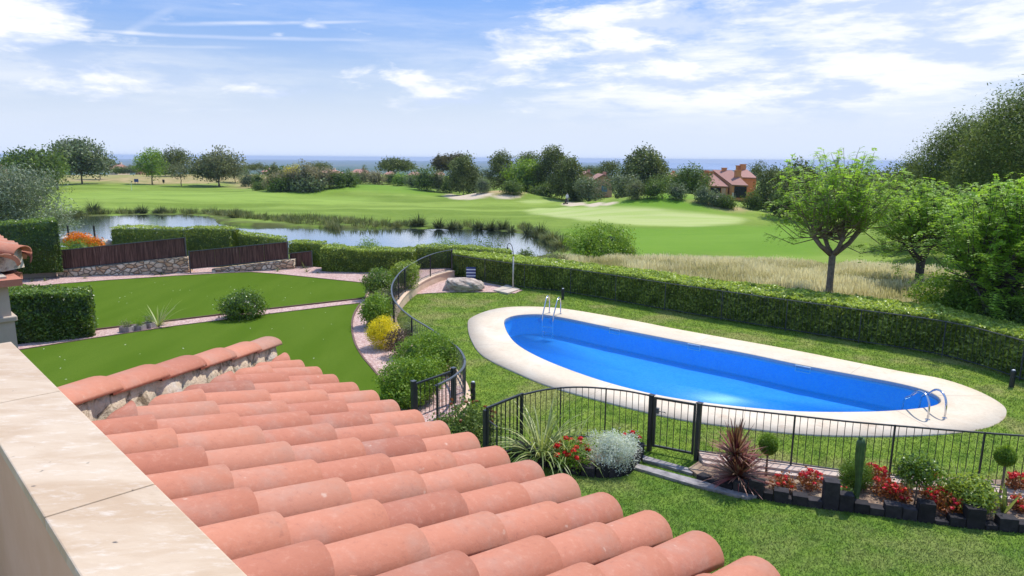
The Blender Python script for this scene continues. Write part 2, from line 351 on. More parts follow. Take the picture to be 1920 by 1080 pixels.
# ------------- the ground: one sheet from the house to the horizon
def build_ground():
    an = np.concatenate([np.arange(-180, -50, 5), np.arange(-50, 50, .27), np.arange(50, 180, 5)]); an = np.radians(an)
    r = np.concatenate([[.5, 2, 4, 6, 7.5], np.arange(9, 30, .16), np.arange(30, 100, .55), np.arange(100, 270, 1.3), np.geomspace(270, 900, 45), np.geomspace(920, 15000, 110)])
    A, RD = np.meshgrid(an, r); X = RD*np.sin(A); Y = RD*np.cos(A); Z = zbase(X, Y)
    near = RD < 34
    inside = inpoly(X, Y, pool_in) | (inpoly(X, Y, deck_out) & (pdist(X, Y, pool_in) < .3))
    Z = np.where(near & inside, -3, Z)
    gin = near & inpoly(X, Y, garden) if True else near
    Z = np.where(inpoly(X, Y, garden), np.minimum(Z, -.05)-.25, Z)
    pin = inpoly(X, Y, pond); pd = pdist(X, Y, pond)
    Z = np.where((RD > 40) & (RD < 140), np.where(pin, np.minimum(Z, -2.72-np.minimum(pd*.35, .8)), np.maximum(Z*(sst(pd, 0, 4))+np.maximum(Z, -2.62)*(1-sst(pd, 0, 4)), Z)), Z)
    na, nr = len(an), len(r); V = np.stack([X, Y, Z], 2).reshape(-1, 3)
    i, j = np.meshgrid(np.arange(nr-1), np.arange(na), indexing='ij'); a = i*na+j; b = i*na+(j+1) % na
    F = np.stack([a, b, b+na, a+na], 2).reshape(-1, 4)
    V = np.vstack([V, [[0, 0, 0]]]); c = len(V)-1; jj = np.arange(na); T = np.stack([np.full(na, c), (jj+1) % na, jj], 1)
    o = fastmesh('ground', V, [F[:, ::-1], T[:, ::-1]], M_ground, smooth=True)
    me = o.data; x, y = V[:, 0], V[:, 1]; rd = np.hypot(x, y)
    def att(name, v): at = me.attributes.new(name, 'FLOAT', 'POINT'); at.data.foreach_set('value', v.astype(np.float32))
    wob = (fbm(x/3, y/3, 3, 3)-.5)*2
    def soft(poly, w): d = pdist(x, y, poly); return sst(np.where(inpoly(x, y, poly), d, -d)+wob*w*.6, -w, w)
    msk = (rd > 33) & (rd < 400)
    sand = np.zeros(len(x)); dry = np.zeros(len(x)); pale = np.zeros(len(x))
    for p in sandp: sand = np.maximum(sand, soft(p, .5))
    for p, w in zip(dryp, (4, 1.5, 1.)): dry = np.maximum(dry, soft(p, w))
    dry = np.maximum(dry, sst(rd, 190, 230)*(1-sst(rd, 300, 400))*.8*sst(-x/np.maximum(y, 1), .15, .28))
    pale = np.maximum(soft(greenp, 1.2), soft(greenp2, 1)*.9)
    bank = (1-sst(pdist(x, y, pond), 0, 5))*(rd > 45)*(rd < 130)
    att('sand', sand*msk); att('dry', np.maximum(dry, 0)*msk); att('pale', pale*msk); att('fair', soft(greenp3, 3)*msk); att('bank', bank)
    rich = np.maximum(soft(gtpoly([(1140, 386), (1200, 369), (1250, 364), (1310, 371), (1400, 397), (1300, 397), (1200, 391)]), 3), soft(gtpoly([(1060, 432), (1200, 428), (1400, 424), (1520, 420), (1560, 470), (1300, 474), (1150, 476)]), 2.5)*.8)
    rich = np.maximum(rich, soft(gtpoly([(560, 362), (620, 350), (690, 346), (760, 350), (830, 364), (760, 362), (660, 358)]), 3)*.6); att('rich', rich*msk)
    att('yard', (1-sst(rd, 31, 33))*(1-soft(meadow, .5))); att('meadow', soft(meadow, .8)); att('far', sst(rd, 300, 700))
    return tag(o, kind='structure')
def mk_ground_mat():
    m, n = newmat('ground'); P = n.P
    big = n.noise(P, .05, 4, .55); mid = n.noise(P, .35, 4, .6); fine = n.noise(P, 9, 4, .7)
    str_ = n.noise(n.mapv(P, scale=(.02, .16, 1)), 1., 5, .6)
    golf = n.mix(n.step(str_, .35, .65), (.125, .195, .022, 1), (.23, .315, .055, 1))
    golf = n.mix(n.step(mid, .3, .75, 0, .4), golf, (.17, .23, .03, 1))
    golf = n.mix(n.math('MULTIPLY', n.attr('fair'), .5), golf, (.26, .37, .065, 1))
    golf = n.mix(n.step(n.noise(n.mapv(P, scale=(1, 1.6, 1)), .16, 6, .68), .5, .72, 0, .5), golf, (.085, .155, .018, 1)); golf = n.mix(n.step(n.noise(P, 1.1, 5, .75), .42, .7, 0, .28), golf, (.26, .33, .07, 1))
    pale = n.mix(n.step(n.noise(n.mapv(P, scale=(.05, .5, 1), rot=(0, 0, R(12))), 1., 4, .6), .35, .65), (.40, .44, .17, 1), (.32, .40, .11, 1))
    golf = n.mix(n.attr('rich'), golf, n.mix(mid, (.10, .22, .014, 1), (.15, .27, .022, 1)))
    golf = n.mix(n.attr('pale'), golf, pale)
    dry = n.mix(n.step(mid, .35, .65), (.40, .30, .15, 1), (.25, .23, .08, 1))
    golf = n.mix(n.attr('dry'), golf, dry)
    golf = n.mix(n.attr('sand'), golf, n.mix(mid, (.50, .40, .28, 1), (.58, .48, .36, 1)))
    golf = n.mix(n.math('MULTIPLY', n.attr('bank'), n.step(mid, .3, .6)), golf, (.09, .10, .03, 1))
    ffar = n.step(n.noise(n.mapv(P, scale=(1, 1, 0)), .02, 6, .7), .36, .62)
    far = n.mix(ffar, (.015, .045, .014, 1), (.07, .12, .03, 1))
    fld = n.voro(n.mapv(P, scale=(1, 1, 0)), .0035, 1); sep = n.node('ShaderNodeSeparateColor'); n.put(sep.inputs[0], fld)
    far = n.mix(n.step(sep.outputs[0], .78, .9, 0, .55), far, (.20, .17, .09, 1))
    twn = n.voro(n.mapv(P, scale=(1, 1, 0)), .012, 0); far = n.mix(n.math('MULTIPLY', n.step(twn, .12, .06), n.step(n.noise(P, .0012, 3), .5, .62)), far, (.6, .5, .42, 1))
    golf = n.mix(n.attr('far'), golf, far)
    yard = lawn_col(n)
    md = n.mix(n.step(mid, .3, .7), (.34, .28, .15, 1), (.20, .20, .08, 1))
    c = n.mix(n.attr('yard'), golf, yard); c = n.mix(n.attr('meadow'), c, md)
    hgt = n.math('ADD', fine, n.math('MULTIPLY', n.noise(P, 60, 3, .7), .5))
    finish(n, c, .9, n.bump(hgt, .5, .03), 0, .1); return m
def lawn_col(n):
    P = n.P
    a = n.noise(n.mapv(P, scale=(1, 1, 0)), .55, 5, .62, .4); b = n.noise(n.mapv(P, scale=(1, 1, 0), loc=(7, 3, 0)), 2.6, 5, .65); f = n.noise(n.mapv(P, scale=(1, 1, 0)), 22, 4, .7)
    g = n.mix(n.step(b, .3, .7), (.075, .15, .015, 1), (.195, .275, .032, 1))
    g = n.mix(n.step(a, .47, .66, 0, .72), g, (.31, .27, .11, 1))
    g = n.mix(n.step(f, .35, .75, 0, .45), g, (.27, .36, .06, 1))
    g = n.mix(n.step(f, .5, .25, 0, .45), g, (.06, .12, .012, 1))
    # watered front lawn on the house side, darker and greener
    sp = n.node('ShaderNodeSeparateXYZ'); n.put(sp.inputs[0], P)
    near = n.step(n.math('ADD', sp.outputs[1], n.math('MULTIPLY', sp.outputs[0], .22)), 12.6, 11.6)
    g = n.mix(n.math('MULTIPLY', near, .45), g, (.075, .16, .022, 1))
    return g
M_ground = mk_ground_mat()
ground = build_ground()
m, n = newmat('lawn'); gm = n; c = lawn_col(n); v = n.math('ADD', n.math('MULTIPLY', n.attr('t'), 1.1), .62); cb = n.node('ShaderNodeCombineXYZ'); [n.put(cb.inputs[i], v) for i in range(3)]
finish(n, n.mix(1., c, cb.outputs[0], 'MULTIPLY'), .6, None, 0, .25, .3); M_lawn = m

# water of the pond, of the sea
def water_mat(name, base, bsc, bst, gloss, rough=.03, stretch=(1, 1, 1)):
    m, n = newmat(name); w = n.noise(n.mapv(n.P, scale=stretch), bsc, 4, .6); bp = n.bump(w, bst, .05)
    d = n.node('ShaderNodeBsdfDiffuse'); n.put(d.inputs[0], n.mix(n.noise(n.P, .12, 4, .6), base, tuple(v*1.5 for v in base[:3])+(1,)))
    g = n.node('ShaderNodeBsdfGlossy'); g.inputs['Roughness'].default_value = rough; g.inputs[0].default_value = (.92, .95, 1, 1); n.l.new(bp, g.inputs['Normal'])
    mx = n.node('ShaderNodeMixShader'); fr = n.node('ShaderNodeFresnel'); fr.inputs[0].default_value = 1.33; n.l.new(bp, fr.inputs['Normal'])
    n.put(mx.inputs[0], n.math('ADD', n.math('MULTIPLY', fr.outputs[0], 1-gloss), gloss, clamp=True)); n.l.new(d.outputs[0], mx.inputs[1]); n.l.new(g.outputs[0], mx.inputs[2]); n.l.new(mx.outputs[0], n.out.inputs[0]); return m
M_pond = water_mat('pond_water', (.03, .045, .035, 1), 1.2, .10, .62, .05, (1, 2.5, 1))
def flat(name, poly, z, mat, kind='structure', thick=0., lift=0):
    mb = MB()
    if thick: mb.prism(poly, z-thick, z)
    else: mb.add([(p[0], p[1], z) for p in poly], [tuple(range(len(poly)))])
    o = mb.build(name, mat)
    import bmesh
    bm = bmesh.new(); bm.from_mesh(o.data); bmesh.ops.triangulate(bm, faces=[f for f in bm.faces if len(f.verts) > 4]); bmesh.ops.recalc_face_normals(bm, faces=bm.faces[:]); 
    if not thick and sum(f.normal.z*f.calc_area() for f in bm.faces) < 0: bmesh.ops.reverse_faces(bm, faces=bm.faces[:])
    bm.to_mesh(o.data); bm.free()
    return tag(o, kind=kind) if kind else o
flat('pond_water', pond*1.0, WZ, M_pond)
M_sea = plain('sea_water', (.20, .28, .42, 1), (.23, .31, .45, 1), .001, .9, 0)
sp = [(math.sin(R(a))*r_, math.cos(R(a))*r_) for a, r_ in [(5, 14500), (9, 9000), (12, 5600), (20, 4700), (35, 4400), (55, 4500)]]+[(math.sin(R(a))*14900, math.cos(R(a))*14900) for a in (55, 40, 30, 20, 10, 6)]
flat('sea_water', sp, -61, M_sea)
# ---- pool deck, basin, water
def ring(name, inner, outer, z, mat, zside=None):
    n = 240; a = resample(np.vstack([inner, inner[:1]]), .1); 
    def rs(P):
        P = np.vstack([P, P[:1]]); seg = np.hypot(*np.diff(P, axis=0).T); L = np.concatenate([[0], np.cumsum(seg)]); t = np.linspace(0, L[-1], n+1)[:-1]
        return np.stack([np.interp(t, L, P[:, 0]), np.interp(t, L, P[:, 1])], 1)
    I = rs(inner); O = []
    ro = resample(np.vstack([outer, outer[:1]]), .04)
    k0 = 0; O = rs(outer); k = np.argmin(np.hypot(*(O-I[0]).T)); O = np.roll(O, -k, axis=0)
    V = []; 
    for k in range(n): V += [(I[k][0], I[k][1], z-.12), (I[k][0], I[k][1], z-.01), (I[k][0]*.985+O[k][0]*.015, I[k][1]*.985+O[k][1]*.015, z), (I[k][0]*.5+O[k][0]*.5, I[k][1]*.5+O[k][1]*.5, z), (O[k][0], O[k][1], z), (O[k][0], O[k][1], z-.25)]
    V = np.array(V); F = []
    for k in range(n):
        q = (k+1) % n
        for i in range(5): F.append((k*6+i, q*6+i, q*6+i+1, k*6+i+1))
    return fastmesh(name, V, np.array(F), mat)
m, n = newmat('pool_deck'); a_ = n.noise(n.P, .8, 5, .6, .5); b_ = n.noise(n.P, 14, 5, .65)
c = n.mix(n.step(a_, .35, .7), (.62, .505, .37, 1), (.68, .59, .46, 1)); c = n.mix(n.step(n.noise(n.mapv(n.P, loc=(4, 0, 0)), 1.3, 6, .7), .56, .74, 0, .55), c, (.42, .27, .17, 1)); c = n.mix(n.step(b_, .6, .35, 0, .18), c, (.35, .28, .2, 1))
finish(n, c, .8, n.bump(b_, .25, .01)); M_deck = m
tag(ring('pool_deck', pool_in, deck_out, .035, M_deck), kind='structure')
m, n = newmat('pool_tile'); br = n.voro(n.P, 22, 1); sep = n.node('ShaderNodeSeparateColor'); n.put(sep.inputs[0], br)
c = n.mix(sep.outputs[0], (.03, .31, .95, 1), (.08, .42, .98, 1)); c = n.mix(n.step(n.noise(n.P, 1.6, 5, .7, 1.2), .45, .7, 0, .5), c, (.09, .43, .98, 1)); finish(n, c, .4); M_pt = m  # paler mottling in the tile colour imitates rippled light under the water
mb = MB(); dc = pool_in.mean(0)
for k in range(9):
    a = pool_in[int(len(pool_in)*(k+.35)/9)]; kk = np.argmin(np.hypot(*(deck_out-a).T)); b_ = deck_out[kk]; dd = (b_-a)/np.linalg.norm(b_-a); a = a+dd*.03; b_ = b_-dd*.02; q = np.array([-dd[1], dd[0]])*.004
    mb.add([(*(a-q), .0362), (*(b_-q), .0362), (*(b_+q), .0362), (*(a+q), .0362)], [(0, 1, 2, 3)])
tag(mb.build('deck_joints', plain('joint_dirt', (.30, .24, .18, 1), (.38, .31, .24, 1), 9, .9, 0)), kind='structure')
pool = empty('swimming_pool', (*pool_in.mean(0), -.1), 'long oval blue tiled swimming pool sunk in the cream deck', 'pool')
def basin():
    P = resample(np.vstack([pool_in, pool_in[:1]]), .25)[:-1]; n_ = len(P); c_ = P.mean(0); V = []
    prof = [(1.0, -.02), (1.0, -.58), (.98, -.64)]
    for f, z in prof:
        for p in P: V.append((*(c_+(p-c_)*f), z))
    F = [(i*n_+k, (i+1)*n_+k, (i+1)*n_+(k+1) % n_, i*n_+(k+1) % n_) for i in range(2) for k in range(n_)]
    V.append((*c_, -.67)); F3 = [(len(V)-1, 2*n_+k, 2*n_+(k+1) % n_) for k in range(n_)]
    return fastmesh('basin', np.array(V), [np.array(F), np.array(F3)], M_pt, pool)
basin()
# coping band of pale tiles just under the rim
mb = MB(); P = resample(np.vstack([pool_in, pool_in[:1]]), .25)[:-1]; cc = P.mean(0)
V = [(*(p+(cc-p)/np.linalg.norm(cc-p)*.012), z) for z in (.02, -.10) for p in P]; n_ = len(P)
mb.add(V, [(k, (k+1) % n_, n_+(k+1) % n_, n_+k) for k in range(n_)]); mb.build('tile_band', plain('tile_band', (.35, .45, .55, 1), (.5, .55, .6, 1), 20, .4), pool)
m, n = newmat('pool_water'); tr = n.node('ShaderNodeBsdfTransparent'); tr.inputs[0].default_value = (.70, .92, 1, 1)
w1 = n.noise(n.mapv(n.P, scale=(1, 2.2, 1), rot=(0, 0, R(40))), 4.5, 6, .68, .8); bp = n.bump(w1, .32, .05)
gl = n.node('ShaderNodeBsdfGlossy'); gl.inputs['Roughness'].default_value = .02; n.l.new(bp, gl.inputs['Normal'])
fr = n.node('ShaderNodeFresnel'); fr.inputs[0].default_value = 1.33; n.l.new(bp, fr.inputs['Normal'])
mx = n.node('ShaderNodeMixShader'); n.put(mx.inputs[0], n.math('MULTIPLY', fr.outputs[0], .28)); n.l.new(gl.outputs[0], mx.inputs[2]); n.l.new(mx.outputs[0], n.out.inputs[0]); M_pw = m
bd = n.node('ShaderNodeBsdfDiffuse'); n.put(bd.inputs[0], (.01, .24, .80, 1)); n.l.new(bp, bd.inputs['Normal']); m2 = n.node('ShaderNodeMixShader'); m2.inputs[0].default_value = .25; n.l.new(tr.outputs[0], m2.inputs[1]); n.l.new(bd.outputs[0], m2.inputs[2]); n.l.new(m2.outputs[0], mx.inputs[1])
pw = pool_in+(pool_in.mean(0)-pool_in)*.0006
flat('pool_water', pw, -.045, M_pw)

# ---- the left garden: platform of pink gravel, artificial turf, edging
m, n = newmat('pink_gravel'); vv = n.voro(n.P, 26, 1); sep = n.node('ShaderNodeSeparateColor'); n.put(sep.inputs[0], vv); d_ = n.voro(n.P, 26, 0)
c = n.mix(sep.outputs[0], (.36, .19, .16, 1), (.70, .52, .46, 1)); c = n.mix(n.step(n.noise(n.P, 1.2, 4), .55, .75, 0, .4), c, (.55, .38, .26, 1)); finish(n, c, .85, n.bump(n.math('MULTIPLY', d_, -1), .9, .03)); M_grav = m
flat('gravel', garden, GZ, M_grav, thick=.6)
m, n = newmat('artificial_turf'); a_ = n.noise(n.mapv(n.P, scale=(1, .2, 1), rot=(0, 0, R(35))), 1.3, 4, .5); b_ = n.noise(n.P, 90, 3, .7)
c = n.mix(n.step(a_, .3, .7), (.092, .148, .018, 1), (.122, .180, .026, 1)); c = n.mix(n.step(b_, .3, .7), c, (.055, .11, .008, 1)); finish(n, c, .75, n.bump(b_, .5, .01), 0, 0.); M_turf = m
def gp(L, z=GZ): return [G(p[0], p[1], z)[:2] for p in L]
turf1 = gp([(-250, 572), (10, 545), (110, 534), (200, 527), (330, 518.5), (430, 513), (470, 511.5), (520, 515), (684, 532), (690, 545), (684, 560), (505, 580), (330, 601), (180, 619), (-250, 678)])
t2c = spline([G(p[0], p[1], GZ) for p in [(676, 570), (664, 590), (660, 612), (664, 640), (678, 668), (700, 695), (722, 725), (745, 770)]], 5)[:, :2]
turf2 = gp([(-250, 703), (35, 658.5), (170, 637), (330, 613), (500, 591), (640, 574)])+[tuple(p) for p in t2c]+gp([(740, 900), (200, 1080), (-600, 1080)])
flat('artificial_turf', turf1, GZ+.03, M_turf, thick=.05); flat('artificial_turf', turf2, GZ+.03, M_turf, thick=.05)
M_edge = plain('edging', (.10, .05, .035, 1), (.16, .09, .06, 1), 6)
def edging(P, closed=False, w=.05, h=.045):
    mb = MB(); P = [np.array(p) for p in P]
    P = P+([P[0]] if closed else [])
    mb2 = []; V = []; F = []
    for i, p in enumerate(P):
        d = P[min(i+1, len(P)-1)]-P[max(i-1, 0)]; d = d/np.linalg.norm(d); q = np.array([-d[1], d[0]])*w/2
        V += [(*(p-q), GZ), (*(p-q), GZ+h), (*(p+q), GZ+h), (*(p+q), GZ)]
    for i in range(len(P)-1):
        for k in range(4): F.append((i*4+k, i*4+(k+1) % 4, i*4+4+(k+1) % 4, i*4+4+k))
    F += [(0, 3, 2, 1), tuple(len(V)-4+k for k in range(4))]
    mb.add(V, F); return mb
t1 = empty('turf_edging', (*turf1[4], GZ), 'thin brown edging strip round the far artificial lawn', 'edging'); edging(turf1, True).build('strip', M_edge, t1)
t2 = empty('turf_edging', (*turf2[4], GZ), 'thin brown edging strip round the near artificial lawn', 'edging'); edging(turf2[:6]+list(t2c)).build('strip', M_edge, t2)
# pink gravel patch round the boulder
gp2 = gp([(775, 553), (800, 540), (846, 519), (862, 521), (980, 545), (965, 551), (930, 549), (860, 548), (800, 551)], 0)
flat('gravel', gp2, .03, M_grav, thick=.1)
# ---------------------------------------------------------------- plants
LF = {
 'laurel': leafmat('laurel_leaf', (.008, .022, .005, 1), (.075, .145, .016, 1), (.30, .42, .06, 1), .36, .3, .5),
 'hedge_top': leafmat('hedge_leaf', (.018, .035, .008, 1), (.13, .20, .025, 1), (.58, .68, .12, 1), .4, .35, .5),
 'olive': leafmat('olive_leaf', (.05, .065, .04, 1), (.19, .235, .14, 1), (.45, .50, .38, 1), .5, .2),
 'melia': leafmat('melia_leaf', (.06, .14, .012, 1), (.20, .37, .035, 1), (.44, .62, .09, 1), .5, .5),
 'pine': leafmat('pine_needle', (.025, .04, .014, 1), (.115, .15, .036, 1), (.32, .35, .11, 1), .6, .15, .2),
 'pinelit': leafmat('lit_pine_needle', (.018, .036, .012, 1), (.09, .135, .032, 1), (.34, .40, .13, 1), .6, .25, .2),
 'green': leafmat('green_leaf', (.022, .045, .01, 1), (.10, .16, .03, 1), (.28, .36, .09, 1), .55, .25, .2),
 'bright': leafmat('bright_leaf', (.03, .075, .008, 1), (.13, .25, .02, 1), (.36, .48, .06, 1), .5, .35),
 'drab': leafmat('drab_leaf', (.05, .06, .025, 1), (.16, .18, .075, 1), (.36, .36, .19, 1), .6, .2, .2),
 'greygreen': leafmat('grey_leaf', (.04, .055, .028, 1), (.14, .185, .085, 1), (.34, .39, .20, 1), .55, .2),
 'brown': leafmat('brownish_leaf', (.03, .03, .015, 1), (.10, .09, .04, 1), (.24, .20, .10, 1), .6, .2, .2),
 'plume': leafmat('plume_leaf', (.08, .09, .04, 1), (.26, .23, .14, 1), (.50, .42, .30, 1), .7, .3, .1),
 'yellow': leafmat('yellow_leaf', (.25, .22, .01, 1), (.80, .64, .015, 1), (.95, .80, .03, 1), .6, .4),
 'silver': leafmat('silver_leaf', (.22, .25, .18, 1), (.66, .70, .62, 1), (.92, .94, .90, 1), .7, .3, .1),
 'purple': leafmat('purple_leaf', (.03, .012, .012, 1), (.10, .05, .04, 1), (.20, .16, .10, 1), .5, .25),
 'cordyline': leafmat('cordyline_leaf', (.06, .010, .016, 1), (.25, .05, .055, 1), (.55, .40, .26, 1), .4, .2),
 'flax': leafmat('flax_leaf', (.03, .06, .012, 1), (.18, .25, .05, 1), (.62, .62, .30, 1), .45, .3),
 'reed': leafmat('reed_leaf', (.02, .035, .012, 1), (.09, .13, .04, 1), (.36, .34, .17, 1), .7, .25, .1),
 'rush': leafmat('rush_leaf', (.012, .022, .010, 1), (.05, .075, .03, 1), (.17, .19, .09, 1), .7, .2, .1),
 'straw': leafmat('dry_grass', (.14, .13, .055, 1), (.52, .42, .24, 1), (.88, .78, .56, 1), .8, .4, .1),
 'red': leafmat('red_petal', (.25, .005, .006, 1), (.62, .012, .012, 1), (.85, .04, .02, 1), .5, .3),
 'pinkred': leafmat('pinkred_petal', (.35, .008, .02, 1), (.75, .02, .06, 1), (.85, .12, .04, 1), .5, .3),
 'orange': leafmat('orange_petal', (.35, .06, .005, 1), (.80, .20, .01, 1), (.9, .42, .03, 1), .5, .3),
 'rust': leafmat('rust_leaf', (.10, .02, .01, 1), (.32, .09, .03, 1), (.45, .22, .06, 1), .5, .3),
}
M_bark = plain('bark', (.17, .12, .08, 1), (.30, .23, .16, 1), 9, .9, .8, .03)
M_darkbark = plain('dark_bark', (.05, .038, .03, 1), (.10, .08, .06, 1), 9, .9, .8, .03)
def rdir(rng, n):
    v = rng.normal(size=(n, 3)); return v/np.linalg.norm(v, axis=1)[:, None]
def nrm(v): return v/(np.linalg.norm(v, axis=-1, keepdims=True)+1e-9)
def leafquads(rng, P, N, size, asp=.5, flat=.5, t=None, tj=.12, D=None):
    """rhombic leaves at P, their faces loosely turned towards N"""
    n = len(P); Nn = nrm(np.asarray(N)*flat+rdir(rng, n)*(1-flat)); T = rdir(rng, n) if D is None else D; T = nrm(T-Nn*(T*Nn).sum(1)[:, None]); B = np.cross(Nn, T)
    sz = (np.asarray(size)*rng.uniform(.65, 1.3, n))[:, None] if np.ndim(size) == 0 else np.asarray(size)[:, None]
    V = np.stack([P-T*sz*.5, P+B*sz*asp*.5+Nn*sz*.06, P+T*sz*.5, P-B*sz*asp*.5+Nn*sz*.06], 1).reshape(-1, 3)
    F = np.arange(n*4).reshape(n, 4); tt = (np.full(n, .5) if t is None else t)+rng.uniform(-tj, tj, n)
    return V, F, np.repeat(np.clip(tt, 0, 1), 4)
def join(parts):
    V = []; F = []; T = []; o = 0
    for v, f, t in parts:
        V.append(v); F.append(f+o); T.append(t); o += len(v)
    q = [f for f in F if f.shape[1] == 4]; r = [f for f in F if f.shape[1] == 3]
    FF = []
    if q: FF.append(np.vstack(q))
    if r: FF.append(np.vstack(r))
    return np.vstack(V), FF, np.concatenate(T)
def lump(rng, dirs, k=14, amp=.3, sharp=9):
    L = rdir(rng, k); w = np.exp(sharp*(dirs@nrm(L).T-1)).max(1); return (1-amp+amp*w)*(1+amp*.35)
def blob(rng, c, rad, n, size, asp=.5, amp=.3, shell=.35, zmin=None, cl=9, tm=.5, ts=.3, flat=.45, k=12):
    """a clump of foliage: leaves gathered in clusters over a lumpy shell"""
    nc = max(4, n//cl); d = rdir(rng, nc); f = lump(rng, d, k, amp)*(1-shell*rng.random(nc)**1.6)
    C = np.array(c)+d*np.array(rad)*f[:, None]; tc = np.clip(rng.normal(tm, ts*.6, nc), 0, 1)
    idx = rng.integers(0, nc, n); P = C[idx]+rng.normal(size=(n, 3))*size*(1.1 if cl < 20 else 1.7); N = nrm(d[idx]+np.array([0, 0, .25])); t = tc[idx]
    if zmin is not None: k_ = P[:, 2] > zmin; P, N, t = P[k_], N[k_], t[k_]
    return leafquads(rng, P, N, size, asp, flat, t)
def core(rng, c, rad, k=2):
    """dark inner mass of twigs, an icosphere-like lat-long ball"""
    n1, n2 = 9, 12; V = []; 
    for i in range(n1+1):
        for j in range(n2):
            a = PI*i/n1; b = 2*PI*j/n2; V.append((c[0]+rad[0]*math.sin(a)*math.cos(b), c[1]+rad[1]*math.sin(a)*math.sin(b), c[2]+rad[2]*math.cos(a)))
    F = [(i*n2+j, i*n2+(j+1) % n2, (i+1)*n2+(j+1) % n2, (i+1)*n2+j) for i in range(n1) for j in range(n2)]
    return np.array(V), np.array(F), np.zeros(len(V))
def shrub(name, label, cat, base, w, h, leaf, seed, n=1500, size=.06, asp=.5, amp=.3, group=None, blobs=None, d=None, solid=.62, shell=.3, **kw):
    n = int(n*2.1); size = size*1.1; kw['shell'] = shell
    rng = np.random.default_rng(seed); base = np.array(base, float); d = d or w; parts = []
    blobs = blobs or [(0, 0, .5, 1, 1)]
    for (bx, by, bz, s_, hs) in blobs:
        c = base+np.array([bx*w, by*d, bz*h]); rad = (w/2*s_, d/2*s_, h/2*hs)
        parts.append(blob(rng, c, rad, int(n/len(blobs)), size, asp, amp, zmin=base[2]-.02, **kw))
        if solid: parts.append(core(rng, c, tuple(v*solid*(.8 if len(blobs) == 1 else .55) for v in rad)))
    V, F, T = join(parts); o = fastmesh(name, V, F, LF[leaf], None, T); return tag(o, label, cat, group)
def ribbons(rng, base, n, length, width, spread=60, arch=.5, t=None, segs=4, bend=1., az=None, rbase=.03, tw=0.):
    """strap leaves that rise from a crown and arch over"""
    base = np.array(base, float); az = rng.uniform(0, 2*PI, n) if az is None else az; L = length*rng.uniform(.6, 1.08, n)
    tilt = np.radians(spread)*np.sqrt(rng.random(n)); V = []; u = np.linspace(0, 1, segs+1)
    hd = np.stack([np.cos(az), np.sin(az), az*0], 1); sd = np.stack([-np.sin(az), np.cos(az), az*0], 1)
    p = base+hd*rng.uniform(0, rbase, n)[:, None]; rows = [p]; ang = tilt.copy(); 
    for i in range(segs):
        ang = ang+arch*bend*(i+1)/segs*rng.uniform(.5, 1.2, n)*(.35+tilt); ang = np.minimum(ang, 2.5)
        p = p+(hd*np.sin(ang)[:, None]+np.array([0, 0, 1.])*np.cos(ang)[:, None])*(L/segs)[:, None]; rows.append(p)
    Vv = []
    for i, r_ in enumerate(rows):
        wd = width*(1-(i/segs)**1.8)*(.55 if i == 0 else 1)*.5; wd = max(wd, width*.04)
        Vv += [r_-sd*wd, r_+sd*wd]
    V = np.stack(Vv, 1).reshape(-1, 3); k = 2*(segs+1); o = (np.arange(n)*k)[:, None]
    F = np.vstack([o+np.array([[2*i, 2*i+1, 2*i+3, 2*i+2]]) for i in range(segs)])
    tt = np.clip((np.full(n, .5) if t is None else t), 0, 1); return V, F, np.repeat(tt, k)
def clump(name, label, cat, base, n, L, w, leaf, seed, spread=60, arch=.5, group=None, tr=(.1, .9), parts=None, **kw):
    rng = np.random.default_rng(seed); v = ribbons(rng, base, n, L, w, spread, arch, rng.uniform(tr[0], tr[1], n), **kw)
    V, F, T = join([v]+(parts or [])); return tag(fastmesh(name, V, F, LF[leaf], None, T), label, cat, group)
